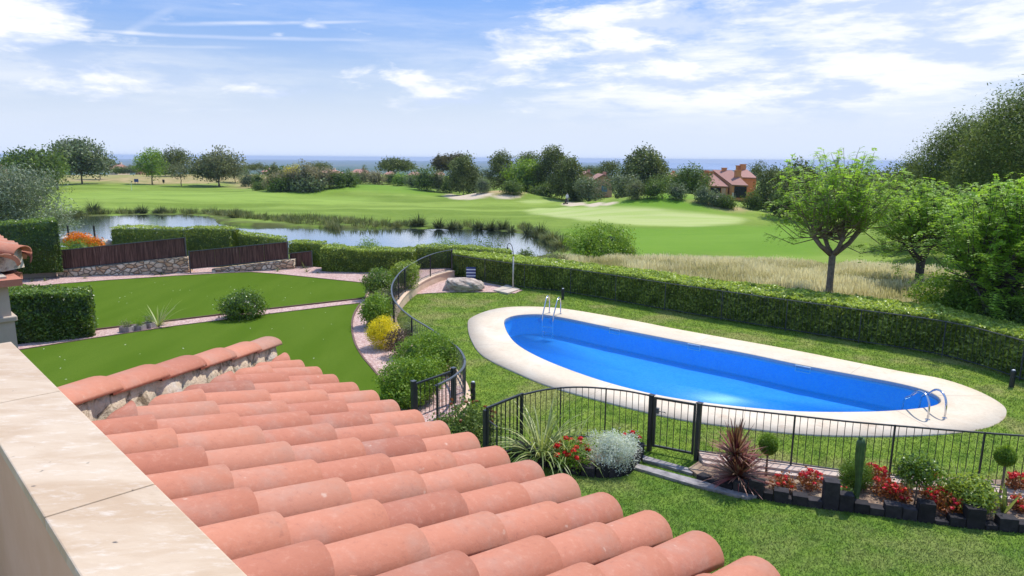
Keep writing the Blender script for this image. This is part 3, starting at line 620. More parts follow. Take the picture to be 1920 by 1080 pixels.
# ---- trees with trunk, limbs and a crown of many clumps
def limbs(mb, rng, base, top, tips, r0):
    base = np.array(base, float); top = np.array(top, float)
    n = 5; P = [base+(top-base)*i/n+np.array([rng.normal()*.3*r0, rng.normal()*.3*r0, 0])*(i > 0) for i in range(n+1)]
    mb.tube(P, [r0*1.25]+[r0*(1-.35*i/n) for i in range(1, n+1)], 8)
    for tp in tips:
        tp = np.array(tp); s0 = P[-1]*.999-np.array([0, 0, rng.uniform(0, .25)*np.linalg.norm(top-base)]); md = (s0+tp)/2+rng.normal(size=3)*.05*np.linalg.norm(tp-s0)+np.array([0, 0, -.08*np.linalg.norm(tp-s0)])
        mb.tube([s0, md, tp], [r0*.5, r0*.32, r0*.1], 5)
def tree(name, label, cat, base, h, w, leaf, seed, shape='round', n=1600, size=None, trunk=.28, group=None, asp=.55, bark=None, nb=14, dens=1., d=None, cl=7, bs=1.):
    rng = np.random.default_rng(seed); base = np.array(base, float); root = empty(name, base, label, cat, group); size = size or h*.035; n = int(n*2.8)
    ch = h*(1-trunk); cz = base[2]+h*trunk+ch/2; blobs = []; ctr = np.array([base[0], base[1], cz])
    for i in range(nb):
        dv = rdir(rng, 1)[0]; rr = rng.uniform(.5, .74); 
        if shape == 'round': r_ = np.array([w/2, w/2, ch/2])*rr; sz = rng.uniform(.42, .56)
        elif shape == 'umbrella': dv[2] = abs(dv[2])*.8-.2; r_ = np.array([w/2, w/2, ch/2])*(rr+.12); sz = rng.uniform(.3, .42)
        elif shape == 'cone':
            u = (i+.5)/nb; dv = np.array([math.cos(i*2.4), math.sin(i*2.4), 0])*(1-u)*.9; dv[2] = (u-.5)*1.7; r_ = np.array([w/2*.62, w/2*.62, ch/2]); sz = .20+.26*(1-u)
        else:      # tall ragged pine
            u = (i+.5)/nb; a = i*2.4; wd = math.sin(PI*min(1, .22+u*.75))**.7; dv = np.array([math.cos(a)*wd, math.sin(a)*wd, 0]); dv[2] = (u-.5)*1.75; r_ = np.array([w/2*.62, w/2*.62, ch/2]); sz = rng.uniform(.30, .42)
        blobs.append((ctr+dv*r_, sz))
    parts = []; tot = sum(b[1]**2 for b in blobs)
    for c, sz in blobs:
        hs = .62 if shape in ('umbrella',) else .8
        parts.append(blob(rng, c, (w*sz*.70*bs, w*sz*.70*bs, min(w, ch)*sz*.70*hs*bs), int(n*sz**2/tot*dens), size, asp, .3, .45, cl=cl, tm=rng.uniform(.3, .62), ts=.5, k=7))
    V, F, T = join(parts); mb = MB(); tips = [b[0]+(ctr-b[0])*.2 for b in blobs[:9]]
    limbs(mb, rng, base-np.array([0, 0, .2]), (base[0], base[1], base[2]+h*(trunk+.10)), tips, max(.05, h*.022) if shape != 'slim' else h*.012)
    mb.build('trunk', bark or M_bark, root, True); fastmesh('crown', V, F, LF[leaf], root, T); return root
def melia(name, label, base, trunkh, fork, w, htop, seed, nshoot=90, npin=15, nleaf=12, r0=.13, group=None, lean=0., cdens=1., low=.0, ctrx=0.):
    """pollarded tree: knuckled limbs, upright shoots, feathery leaves"""
    rng = np.random.default_rng(seed); base = np.array(base, float); root = empty(name, base, label, 'tree', group); mb = MB(); fk = base+np.array([lean, 0, trunkh])
    mb.tube([base-[0, 0, .3], base+[0, 0, .1], base+np.array([lean*.3, 0, trunkh*.5]), fk], [r0*1.3, r0*1.1, r0*.92, r0*.95], 10)
    heads = []
    for (dx, dy, dz, r_) in fork:
        e = fk+np.array([dx, dy, dz]); md = fk+np.array([dx*.6, dy*.6, dz*.4]); mb.tube([fk-[0, 0, .1], md, e], [r0*.8, r0*r_*.85, r0*r_*.95], 8); mb.lathe(e-[0, 0, .08], [(r0*r_*.6, 0), (r0*r_*1.35, .06), (r0*r_*1.3, .14), (r0*r_*.5, .2)], 8); heads.append(e)
    O = []; D = []
    ctr = base+np.array([ctrx, 0, trunkh]); H = htop-trunkh
    for i in range(nshoot):
        h0 = heads[i % len(heads)]; a = rng.uniform(0, 2*PI); q = math.sqrt(rng.random()); 
        el = (1-q)*.9+.1*rng.random()
        tx = ctr+np.array([math.cos(a)*w/2*q, math.sin(a)*w/2*q, H*(.62+.40*math.sqrt(max(0, 1-q*q))*rng.uniform(.75, 1.05))-low*q*H*rng.random()**2])
        md = (h0+tx)/2+np.array([0, 0, -.10*H*q])+rng.normal(size=3)*.05; mb.tube([h0, md, tx], [.022, .014, .006], 4, False)
        for k in range(npin):
            u = rng.uniform(.35, 1.02); p = h0*(1-u)**2+2*md*u*(1-u)+tx*u*u; O.append(p); dd = nrm(tx-h0)*.4+rdir(rng, 1)[0]; dd[2] = dd[2]*.6; D.append(dd)
    O = np.array(O); D = nrm(np.array(D)); m_ = len(O); Lr = rng.uniform(.22, .42, m_)*(w/4.7)**.3; tb = np.clip(rng.normal(.62, .24, m_), 0, 1)
    P = []; N = []; T = []; TD = []
    side = nrm(np.cross(D, [0, 0, 1.])); up = np.cross(side, D)
    for k in range(nleaf):
        u = (k//2+1)/(nleaf/2); sg = 1 if k % 2 else -1; pos = O+D*(Lr*u)[:, None]-np.array([0, 0, 1.])*(Lr*u*u*.45)[:, None]+side*(sg*.05*(1.1-u*.5)); P.append(pos); N.append(up+[0, 0, .5]); TD.append(side*sg+D*.5); T.append(tb)
    P = np.vstack(P); N = nrm(np.vstack(N)); TD = nrm(np.vstack(TD)); T = np.concatenate(T)
    V, F, t = leafquads(rng, P, N, .10*(w/4.7)**.25, .42, .75, T, .1, TD)
    mb.build('trunk', M_bark if r0 < .16 else M_darkbark, root, True); fastmesh('crown', V, F, LF['melia'], root, t); return root
# ---- clipped hedges
def hedge_pts(rng, A, B, z0a, z1a, n, wob=.05):
    """points over the front, the top and the back of a hedge between two outlines A (front) and B (back)"""
    m = len(A); seg = np.hypot(*np.diff(A, axis=0).T); cum = np.concatenate([[0], np.cumsum(seg)]); L = cum[-1]
    s_ = rng.random(n)*L; fx = lambda Q: np.stack([np.interp(s_, cum, Q[:, 0]), np.interp(s_, cum, Q[:, 1])], 1)
    a = fx(A); b = fx(B); z1 = np.interp(s_, cum, z1a); z0 = z0a; wd = np.linalg.norm(b-a, axis=1); H = (z1-z0)
    k = rng.random(n)*(H+wd+H*.4); front = k < H; top = (k >= H) & (k < H+wd); f = np.clip(np.where(front, 0, np.where(top, (k-H)/wd, 1)), 0, 1)
    z = np.where(front, z0+k, np.where(top, z1, z1-(k-H-wd))); xy = a*(1-f)[:, None]+b*f[:, None]; out = nrm(a-b)
    N = np.zeros((n, 3)); N[front, :2] = out[front]; N[~front & ~top, :2] = -out[~front & ~top]; N[top, 2] = 1
    P = np.concatenate([xy, z[:, None]], 1); bump_ = (fbm(xy[:, 0]*2.2+z*1.7, xy[:, 1]*2.2-z*1.3, 3, 3)-.5)*2*wob+rng.normal(size=n)*.02-.03*rng.random(n)
    return P+N*bump_[:, None], N, top
def hedge(name, label, A, B, z0, z1, n, leaf, seed, size=.06, tf=.32, tt=.75, wob=.11, cat='hedge', group=None):
    rng = np.random.default_rng(seed); A = np.array(A)[:, :2]; B = np.array(B)[:, :2]
    A = resample(A, 1e9 if len(A) < 2 else .3) if False else A; z1 = np.full(len(A), z1) if np.isscalar(z1) else np.array(z1)
    # resample both outlines to the same count
    def rs(Q, k): s_ = np.concatenate([[0], np.cumsum(np.hypot(*np.diff(Q, axis=0).T))]); t = np.linspace(0, s_[-1], k); return np.stack([np.interp(t, s_, Q[:, 0]), np.interp(t, s_, Q[:, 1])], 1), t/s_[-1]
    k = 40; zz = np.interp(np.linspace(0, 1, k), np.linspace(0, 1, len(z1)), z1); A, _ = rs(A, k); B, _ = rs(B, k)
    P, N, top = hedge_pts(rng, A, B, z0, zz, n, wob); cl = fbm(P[:, 0]*3, P[:, 1]*3+P[:, 2]*3, 3, seed)
    t = np.where(top, tt, tf)+(cl-.5)*.5+rng.normal(size=n)*.26  # top leaves tinted lighter than sides: sun and shade put into the colour
    parts = [leafquads(rng, P, N, size, .5, .5, t)]
    # ends
    for q, sg in ((0, -1), (k-1, 1)):
        m = max(60, int(n*.02)); u = rng.random(m); v = rng.random(m); xy = A[q]*(1-u)[:, None]+B[q]*u[:, None]; z = z0+(zz[q]-z0)*v; d = nrm(A[min(q+1, k-1)]-A[max(q-1, 0)])*sg
        parts.append(leafquads(rng, np.concatenate([xy+d*.03*rng.random((m, 1)), z[:, None]], 1), np.tile([*d, 0], (m, 1)), size, .5, .5, np.full(m, tf)))
    # solid twiggy core
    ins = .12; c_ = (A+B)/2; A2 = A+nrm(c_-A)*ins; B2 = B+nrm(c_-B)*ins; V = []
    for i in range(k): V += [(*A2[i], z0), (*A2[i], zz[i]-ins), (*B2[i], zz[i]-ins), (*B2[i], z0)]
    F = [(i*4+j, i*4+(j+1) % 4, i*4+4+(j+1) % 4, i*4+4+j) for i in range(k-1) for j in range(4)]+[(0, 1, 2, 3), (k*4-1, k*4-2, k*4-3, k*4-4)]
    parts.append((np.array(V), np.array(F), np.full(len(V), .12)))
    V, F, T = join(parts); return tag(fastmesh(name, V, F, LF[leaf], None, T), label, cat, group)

# long hedge behind the pool, in front of the meadow
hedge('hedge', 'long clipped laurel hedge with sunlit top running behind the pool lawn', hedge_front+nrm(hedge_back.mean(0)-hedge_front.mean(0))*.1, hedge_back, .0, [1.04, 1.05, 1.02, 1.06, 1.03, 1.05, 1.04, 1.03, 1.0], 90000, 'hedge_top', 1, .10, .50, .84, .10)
# hedges of the left garden and beyond its wall
def hb(name, label, pts, z0, ztops, depth, n, seed, leaf='laurel', size=.07, tf=.3, tt=.75, **kw):
    A = np.array([p[:2] for p in pts]); d = A[-1]-A[0]; nn = np.array([-d[1], d[0]])/np.linalg.norm(d); nn = nn if nn[1] > 0 else -nn
    return hedge(name, label, A, A+nn*depth, z0, ztops, n, leaf, seed, size, tf, tt, **kw)
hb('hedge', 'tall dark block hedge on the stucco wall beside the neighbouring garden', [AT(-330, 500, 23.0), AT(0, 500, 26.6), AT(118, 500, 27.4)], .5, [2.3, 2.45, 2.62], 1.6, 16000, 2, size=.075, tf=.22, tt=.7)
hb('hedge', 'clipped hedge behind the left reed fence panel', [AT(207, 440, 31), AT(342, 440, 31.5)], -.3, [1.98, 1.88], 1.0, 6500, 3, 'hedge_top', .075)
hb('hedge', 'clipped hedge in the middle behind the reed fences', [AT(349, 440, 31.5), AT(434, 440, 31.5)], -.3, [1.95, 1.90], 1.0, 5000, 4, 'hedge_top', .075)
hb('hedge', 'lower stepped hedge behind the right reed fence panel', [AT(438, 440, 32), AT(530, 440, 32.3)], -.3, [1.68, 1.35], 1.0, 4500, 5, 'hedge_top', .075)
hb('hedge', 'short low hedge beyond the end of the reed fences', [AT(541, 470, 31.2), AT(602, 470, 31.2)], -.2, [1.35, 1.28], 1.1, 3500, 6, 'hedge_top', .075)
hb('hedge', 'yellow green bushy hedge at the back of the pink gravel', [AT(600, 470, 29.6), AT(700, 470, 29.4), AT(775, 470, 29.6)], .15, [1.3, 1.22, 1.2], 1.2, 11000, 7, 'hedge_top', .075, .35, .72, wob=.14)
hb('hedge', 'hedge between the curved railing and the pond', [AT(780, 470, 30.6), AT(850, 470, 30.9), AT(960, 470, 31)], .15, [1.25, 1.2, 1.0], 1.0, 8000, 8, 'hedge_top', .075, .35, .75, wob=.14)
hb('hedge', 'rounded block hedge of glossy leaves near the porch column', [G(-60, 655, GZ), G(30, 646, GZ), G(176, 632, GZ)], GZ, [1.55, 1.6, 1.45], 1.2, 13000, 9, 'laurel', .075, .3, .66, wob=.12)

# shrubs of the left garden
def gz(px, py): return G(px, py, GZ)
shrub('round_bush', 'round clipped green bush standing on the gravel strip between the lawns', 'bush', gz(457, 596), 1.42, .86, 'laurel', 20, 3200, .06, blobs=[(0, 0, .45, 1, 1.1)], tm=.5)
shrub('ball_bush', 'large ball bush with orange new tips behind the curved railing', 'bush', gz(757, 545), 1.3, 1.15, 'hedge_top', 21, 3000, .055, tm=.55)
shrub('bush', 'pale green bush at the far end of the planted border by the gravel', 'bush', gz(712, 560), 1.15, 1.05, 'laurel', 22, 2800, .06, tm=.6)
shrub('bush', 'pinkish brown leaved bush below the pale green bush', 'bush', gz(716, 578), .85, .6, 'drab', 23, 1500, .05, tm=.6)
shrub('bush', 'loose leafy green bush left of the curved railing above the yellow one', 'bush', gz(706, 612), 1.0, .95, 'bright', 24, 2600, .06, tm=.58)
shrub('yellow_bush', 'bright yellow bush on the pink gravel of the border', 'bush', gz(716, 652), .92, .80, 'yellow', 25, 4200, .035, asp=.4, amp=.25, tm=.5, ts=.5)
shrub('bush', 'dark reddish spindly bush beside the yellow bush', 'bush', gz(748, 668), .62, .72, 'purple', 26, 1200, .04, solid=.4)
shrub('lavender', 'small grey blue lavender behind the dark reddish bush', 'plant', gz(768, 645), .4, .55, 'greygreen', 27, 700, .05, asp=.3, solid=.6)
shrub('conifer_bush', 'spreading conifer bush against the near end of the curved railing', 'bush', gz(802, 706), 1.25, .95, 'bright', 28, 9000, .05, asp=.42, amp=.2, shell=.2, solid=1.05, blobs=[(-.2, 0, .5, .75, .95), (.22, .1, .52, .72, .9), (0, -.2, .38, .8, .75), (.05, .25, .6, .6, .8)], tm=.58)
shrub('conifer_bush', 'lower spreading conifer bush in front by the open left gate', 'bush', gz(768, 752), 1.15, .88, 'bright', 29, 9000, .05, asp=.42, amp=.2, shell=.2, solid=1.05, blobs=[(-.15, 0, .5, .8, .95), (.2, .1, .5, .7, .9), (0, -.2, .3, .8, .6)], tm=.6)
clump('yucca', 'spiky yucca with pale stiff leaves on the gravel strip', 'plant', gz(297, 612), 26, .95, .045, 'flax', 30, 62, .18, tr=(.15, .9))
clump('palm', 'small cycad growing from the gravel by the stone wall', 'plant', gz(302, 514), 18, .6, .05, 'rush', 31, 85, .4)
for i, (px, py, L) in enumerate([(85, 527, .25), (158, 522, .25), (60, 528, .3), (440, 508, .35), (413, 509, .25), (478, 507, .3), (521, 509, .3), (575, 510, .45), (570, 503, .5), (595, 512, .2)]):
    clump('weed', ['weed tuft in the gravel before the stucco wall', 'weed tuft in the gravel at the start of the stone wall', 'leftmost weed tuft at the edge of the far lawn', 'green weed tuft below the right reed fence', 'weed tuft in the gravel between the cycad and the right reed fence', 'weed tuft near the right end of the right reed fence', 'weed tuft in the gravel just past the corner of the far lawn', 'tall weed tuft before the short reed fence piece', 'weed tuft leaning on the short reed fence piece', 'small weed tuft in the gravel below the bushy hedge'][i], 'plant', gz(px, py), 14, L, .02, 'reed', 40+i, 60, .4, 'weeds in the gravel')
# the olive-like tree beyond the tall hedge
ot = AT(30, 470, 36)
tree('olive_tree', 'large silvery olive tree behind the tall dark hedge', 'tree', (ot[0], ot[1], -.6), 5.1, 5.0, 'olive', 50, 'round', 11000, .16, .16, asp=.28, nb=22)
# orange flower bushes
for i, (px, py, w, h, lf, lb) in enumerate([(147, 462, 1.05, .7, 'orange', 'bush full of orange flowers nearest the tall hedge'), (176, 465, .75, .5, 'orange', 'smaller bush of orange flowers in front of the pond'), (152, 474, 1.7, .75, 'bright', 'light green bush below the orange flowers')]):
    p = AT(px, py, 30.5-i*.4); shrub('flower_bush' if lf == 'orange' else 'bush', lb, 'bush', p-np.array([0, 0, .15]), w, h, lf, 60+i, 1500, .07, asp=.7 if lf == 'orange' else .3)
# plants seen over the hedge, between it and the pond
for i, (px, py, w, h, lf, lb) in enumerate([(838, 474, 1.8, 1.3, 'bright', 'feathery light green plant rising over the corner of the long hedge'), (912, 476, 2.2, 1.3, 'green', 'rounded green bush between the shower pole and the railing corner'), (690, 470, 1.2, 1.1, 'bright', 'leafy shoots poking above the bushy hedge at the pond'),
        (985, 486, 1.2, 1.2, 'green', 'thin leafy shoots right of the shower pole behind the hedge'), (1040, 492, 1.5, 1.1, 'drab', 'wispy shrub at the right end of the pond')]):
    p = AT(px, py, 33.5); shrub('bush', lb, 'bush', (p[0], p[1], p[2]-.7), w, h+.2, lf, 70+i, 1300, .09, asp=.3, amp=.5, solid=.35, shell=.7)
p = GT(1125, 485); shrub('bush', 'large yellow green bush at the right end of the pond', 'bush', AT(1122, 492, 40)-np.array([0, 0, .3]), 4.0, 2.6, 'bright', 80, 9000, .11, amp=.4, blobs=[(-.18, 0, .5, .7, .95), (.15, 0, .55, .75, 1), (0, -.2, .35, .8, .7), (.3, .1, .35, .5, .7)], tm=.66)
p = AT(1155, 495, 41); shrub('bush', 'dull green shrub leaning on the large yellow green bush', 'bush', p-np.array([0, 0, .3]), 3.0, 1.7, 'drab', 81, 2600, .11, asp=.3, tm=.3)
# the meadow trees
b1 = AT(1553, 560, 24); b1[2] = -.05
melia('feathery_tree', 'young feathery leaved tree with forked trunk standing in the dry meadow', b1, 2.05, [(-.75, 0, .62, .75), (-.2, .3, .55, .7), (.95, .1, .85, .8), (.15, -.3, .5, .6)], 4.75, 5.75, 90, 135, 15, 12, .125, low=.6)
b2 = AT(1722, 530, 27.5); b2[2] = -.3
melia('feathery_tree', 'feathery bright green tree between the forked tree and the big right hand one', b2, 1.6, [(-.6, 0, .6, .8), (.5, .3, .7, .8), (0, -.3, .6, .7)], 4.9, 4.9, 91, 120, 20, 12, .17, low=.9)
b3 = AT(1872, 600, 19.5); b3[2] = -.1
melia('feathery_tree', 'broad feathery tree with dark trunk at the right edge above the hedge', b3, 1.3, [(-.8, .1, .6, .8), (.7, .3, .8, .8), (-.1, -.3, .7, .7), (.2, .6, .5, .7)], 4.6, 4.9, 92, 190, 22, 12, .2, low=1.1)
shrub('bush', 'dense green undergrowth bush beneath the broad right hand tree', 'bush', AT(1815, 590, 20.5)*np.array([1, 1, 0]), 3.0, 1.9, 'bright', 93, 6000, .09, tm=.45, ts=.5)
shrub('bush', 'dark green thicket behind the far right end of the hedge', 'bush', AT(1930, 620, 18.8)*np.array([1, 1, 0]), 3.4, 1.6, 'green', 94, 5000, .09, tm=.25)
# pines at the right
for i, (px, Y, h, w, lb) in enumerate([(1800, 50, 10.4, 8., 'tall dark pine rising behind the feathery trees'), (1905, 44, 11.6, 10, 'tallest dark pine cut by the right edge of the view'), (1700, 56, 7.6, 4.2, 'small slim pine left of the dark pines'), (1850, 58, 10.3, 8., 'dark pine standing between the two tall pines')]):
    p = AT(px, 400, Y); tree('pine_tree', lb, 'tree', (p[0], p[1], -2.2), h, w, 'pinelit', 100+i, 'slim', 19000 if i != 2 else 5000, .22, .16, asp=.28, bark=M_darkbark, nb=46, cl=34, bs=.66)
# ---------------------------------------------------------------- far trees and shrubs of the golf course
def YG(py, yh=None): return None
def far_tree(px, yb, yt, wpx, leaf, shape, label, seed, name='tree', n=1500, Y=None, trunk=.25, asp=.55, nb=12, dens=1., group='trees beyond the golf course', size=None, hide=0.):
    b = GT(px, yb) if Y is None else AT(px, yb, Y)
    if Y is not None: b[2] = min(float(zbase(b[0], b[1])), b[2])
    top = AT(px, yt, b[1]); h = top[2]-b[2]; w = wpx/FPX*b[1]*1.18
    return tree(name, label, 'tree', b, h, w, leaf, seed, shape, n, size or max(w*.052, .18), trunk, group, asp, None, nb, dens)
T_ = [
 # px, base, top, width, leaf, shape, label, extra
 (70, 338, 279, 82, 'green', 'round', 'broad olive green tree at the far left of the golf course', dict(n=2600, Y=150)),
 (28, 336, 288, 40, 'green', 'round', 'dark tree half hidden at the left edge of the golf course', dict(n=1200, Y=160)),
 (106, 336, 296, 34, 'bright', 'round', 'yellow green tree right of the broad olive green one', dict(n=1000, Y=155)),
 (154, 345, 266, 74, 'greygreen', 'round', 'tall grey leaved tree with a shadow pool on the fairway edge', dict(n=3400, trunk=.2)),
 (188, 336, 293, 36, 'greygreen', 'round', 'smaller grey green tree touching the tall grey leaved one', dict(n=1200)),
 (286, 346, 281, 48, 'bright', 'round', 'light green open tree left of the dark round pine', dict(n=1600, trunk=.25)),
 (324, 335, 278, 48, 'pine', 'round', 'dark round pine behind the light green tree', dict(n=2600, name='pine_tree', Y=215)),
 (340, 349, 306, 42, 'drab', 'round', 'small thin brownish tree in the dry rough', dict(n=600, trunk=.35)),
 (411, 350, 270, 68, 'drab', 'round', 'big thick crowned tree beside the dry rough', dict(n=3800, trunk=.2)),
 (441, 343, 305, 34, 'greygreen', 'round', 'small tree tucked behind the big thick crowned tree', dict(n=900)),
 (467, 332, 306, 26, 'pine', 'umbrella', 'little dark pine right of the big thick crowned tree', dict(n=700, Y=250, name='pine_tree')),
 (487, 332, 304, 30, 'pine', 'umbrella', 'flat topped dark pine among the far villas', dict(n=800, Y=255, name='pine_tree')),
 (515, 337, 305, 24, 'pine', 'cone', 'narrow dark conifer left of the plumed shrubs', dict(n=800, Y=230, name='conifer')),
 (551, 340, 309, 26, 'yellow', 'round', 'small tree with yellow leaves above the plumed shrubs', dict(n=600, Y=190)),
 (596, 335, 304, 40, 'pine', 'round', 'low dark trees behind the plumed shrubs', dict(n=900, Y=270)),
 (684, 338, 308, 16, 'pine', 'cone', 'tiny pointed conifer beside the pink villa', dict(n=600, Y=210, name='conifer')),
 (741, 340, 298, 54, 'pine', 'umbrella', 'wide umbrella pine before the coastal plain', dict(n=2600, Y=200, trunk=.4, name='pine_tree')),
 (850, 350, 281, 58, 'brown', 'umbrella', 'brownish ragged pine at the left of the tree belt', dict(n=2400, Y=170, name='pine_tree')),
 (869, 363, 296, 54, 'pine', 'slim', 'rounded green pine in front of the brownish one', dict(n=3200, Y=140, name='pine_tree', trunk=.1)),
 (904, 358, 320, 38, 'greygreen', 'round', 'pale grey green tree between two pines', dict(n=1200, Y=142, trunk=.1)),
 (940, 360, 287, 48, 'pine', 'slim', 'tall spiky pine left of the bright green tree', dict(n=3000, Y=142, name='pine_tree', trunk=.1)),
 (986, 362, 301, 62, 'bright', 'round', 'bright green broadleaf tree in the middle of the tree belt', dict(n=3000, Y=137, trunk=.12)),
 (990, 350, 284, 42, 'pine', 'round', 'pine crown showing above the bright green tree', dict(n=1600, Y=155, name='pine_tree')),
 (1033, 366, 279, 56, 'pine', 'slim', 'tallest pine of the middle tree belt', dict(n=3400, Y=135, name='pine_tree', trunk=.15)),
 (1064, 371, 298, 56, 'pine', 'slim', 'wide dark pine on the right flank of the tallest pine', dict(n=3200, Y=126, name='pine_tree', trunk=.06)),
 (1105, 377, 334, 46, 'greygreen', 'round', 'round grey green bushy tree before the orange house', dict(n=1800, Y=120, trunk=.06)),
 (1166, 372, 327, 52, 'greygreen', 'round', 'round olive bush tree right of the orange house', dict(n=2000, Y=122, trunk=.06)),
 (1143, 345, 300, 38, 'pine', 'round', 'pine behind the orange house', dict(n=1500, Y=160, name='pine_tree')),
 (1108, 335, 307, 32, 'pine', 'umbrella', 'distant flat pine left of the pine behind the orange house', dict(n=900, Y=230, name='pine_tree')),
 (1203, 368, 285, 74, 'pine', 'slim', 'large rounded pine dominating the right of the tree belt', dict(n=4200, Y=130, name='pine_tree', trunk=.1)),
 (1230, 366, 298, 44, 'pine', 'slim', 'narrow pine clinging to the large rounded pine', dict(n=1800, Y=133, name='pine_tree', trunk=.1)),
 (1247, 370, 326, 46, 'green', 'round', 'low green tree on the crest of the right mound', dict(n=1500, Y=118, trunk=.06)),
 (1291, 376, 311, 56, 'green', 'round', 'tree with a yellowish side left of the tiled orange houses', dict(n=2600, Y=112, trunk=.08)),
 (1416, 330, 302, 34, 'pine', 'round', 'round pine behind the chimneys of the orange houses', dict(n=1300, Y=150, name='pine_tree')),
 (1446, 388, 318, 54, 'pine', 'slim', 'dark pine covering the right corner of the orange houses', dict(n=3200, Y=98, name='pine_tree', trunk=.06)),
 (1492, 392, 312, 84, 'pine', 'slim', 'dark pine mass behind the left side of the forked tree', dict(n=3200, Y=90, name='pine_tree', trunk=.06)),
 (1590, 395, 318, 110, 'pine', 'round', 'dark pine seen through the crown of the forked tree', dict(n=3000, Y=85, name='pine_tree', trunk=.06)),
 (1680, 400, 320, 90, 'pine', 'round', 'dark pine between the forked tree and the second feathery tree', dict(n=2600, Y=78, name='pine_tree', trunk=.06)),
]
for i, (px, yb, yt, wp, leaf, shape, lb, ex) in enumerate(T_):
    far_tree(px, yb, yt, wp, leaf, shape, lb, 200+i, **ex)
# shrub rows along the far edge of the fairway
S_ = [(466, 350, 329, 32, 'greygreen', 'round grey bush at the left start of the shrub row'), (486, 352, 330, 26, 'green', 'dark ball bush second from the left in the shrub row'), (487, 357, 345, 26, 'green', 'low bush in front of the dark ball bush'),
 (517, 357, 330, 40, 'plume', 'plumed shrub with pale tips at the left of the shrub row'), (545, 358, 322, 44, 'plume', 'tall plumed shrub left of the yellow tree'), (575, 357, 315, 52, 'plume', 'tallest plumed shrub in the middle of the shrub row'), (604, 354, 320, 46, 'plume', 'plumed shrub before the pink tiled roof'),
 (530, 359, 338, 50, 'green', 'dark green base shrub under the left plumed shrubs'), (575, 359, 338, 60, 'greygreen', 'dark green base shrub under the tallest plumed shrub'), (630, 352, 325, 36, 'green', 'dark shrub right of the pink tiled roof'), (652, 349, 326, 40, 'green', 'dark green shrub at the crest of the left mound'),
 (672, 345, 326, 30, 'drab', 'dull shrub beside the tiny conifer'), (704, 346, 326, 36, 'plume', 'pale rounded shrub right of the tiny conifer'), (734, 345, 328, 24, 'green', 'small dark shrub under the umbrella pine'), (752, 348, 330, 30, 'bright', 'light green shrub under the umbrella pine'), (775, 352, 332, 32, 'greygreen', 'grey shrub right of the umbrella pine'),
 (798, 357, 322, 46, 'green', 'dense dark green bush left of the brownish pine'), (822, 360, 326, 30, 'drab', 'yellowish shrub at the foot of the brownish pine'), (842, 362, 338, 30, 'green', 'low shrub before the rounded green pine'), (905, 362, 338, 28, 'greygreen', 'low grey shrub below the pale grey green tree'),
 (960, 364, 345, 40, 'green', 'low dark shrub under the bright green tree'), (1020, 367, 350, 50, 'green', 'low shade shrub between the middle pines'), (1080, 377, 352, 40, 'green', 'low dark shrub left of the round grey green tree'), (1190, 374, 345, 30, 'drab', 'small shrub under the large rounded pine'), (1225, 372, 345, 40, 'green', 'low dark shrub right of the large rounded pine'),
 (1268, 374, 350, 34, 'greygreen', 'grey shrub on the shoulder of the right mound'), (1318, 381, 355, 30, 'greygreen', 'low grey shrub left below the orange houses'), (1342, 386, 366, 44, 'greygreen', 'low grey shrub in front of the orange houses'), (1362, 390, 372, 30, 'green', 'small dark shrub below the terrace of the orange houses'), (1412, 392, 368, 36, 'green', 'broad dark shrub right below the orange houses'),
 (1460, 395, 360, 70, 'green', 'dark shrub at the left foot of the forked tree crown'), (1520, 398, 360, 80, 'green', 'dark shrub behind the forked tree'), (1640, 405, 355, 110, 'green', 'dark shrub mass behind the second feathery tree'), (225, 324, 316, 26, 'green', 'far low bush right of the grey trees'), (245, 324, 314, 24, 'greygreen', 'far low bush beside the pink wall'), (300, 333, 320, 40, 'green', 'far bush behind the light green tree'), (380, 335, 316, 50, 'green', 'far bush left behind the big thick crowned tree'), (450, 333, 318, 30, 'green', 'far bush right behind the big thick crowned tree'),
 (535, 333, 320, 60, 'green', 'far dark bush among the villas')]
for i, (px, yb, yt, wp, leaf, lb) in enumerate(S_):
    b = GT(px, yb) if yb > 340 else AT(px, yb, 235.); z = b[2]; top = AT(px, yt, b[1])[2]; w = wp/FPX*b[1]; h = (top-z)*1.15+.3; w *= 1.15
    shrub('shrub', lb, 'shrub', (b[0], b[1], z-.3), w, h+.2, leaf, 300+i, 900, max(w*.06, .2), amp=.35, group='shrubs along the far edge of the fairway', solid=.7, d=w*.7, tm=.45)

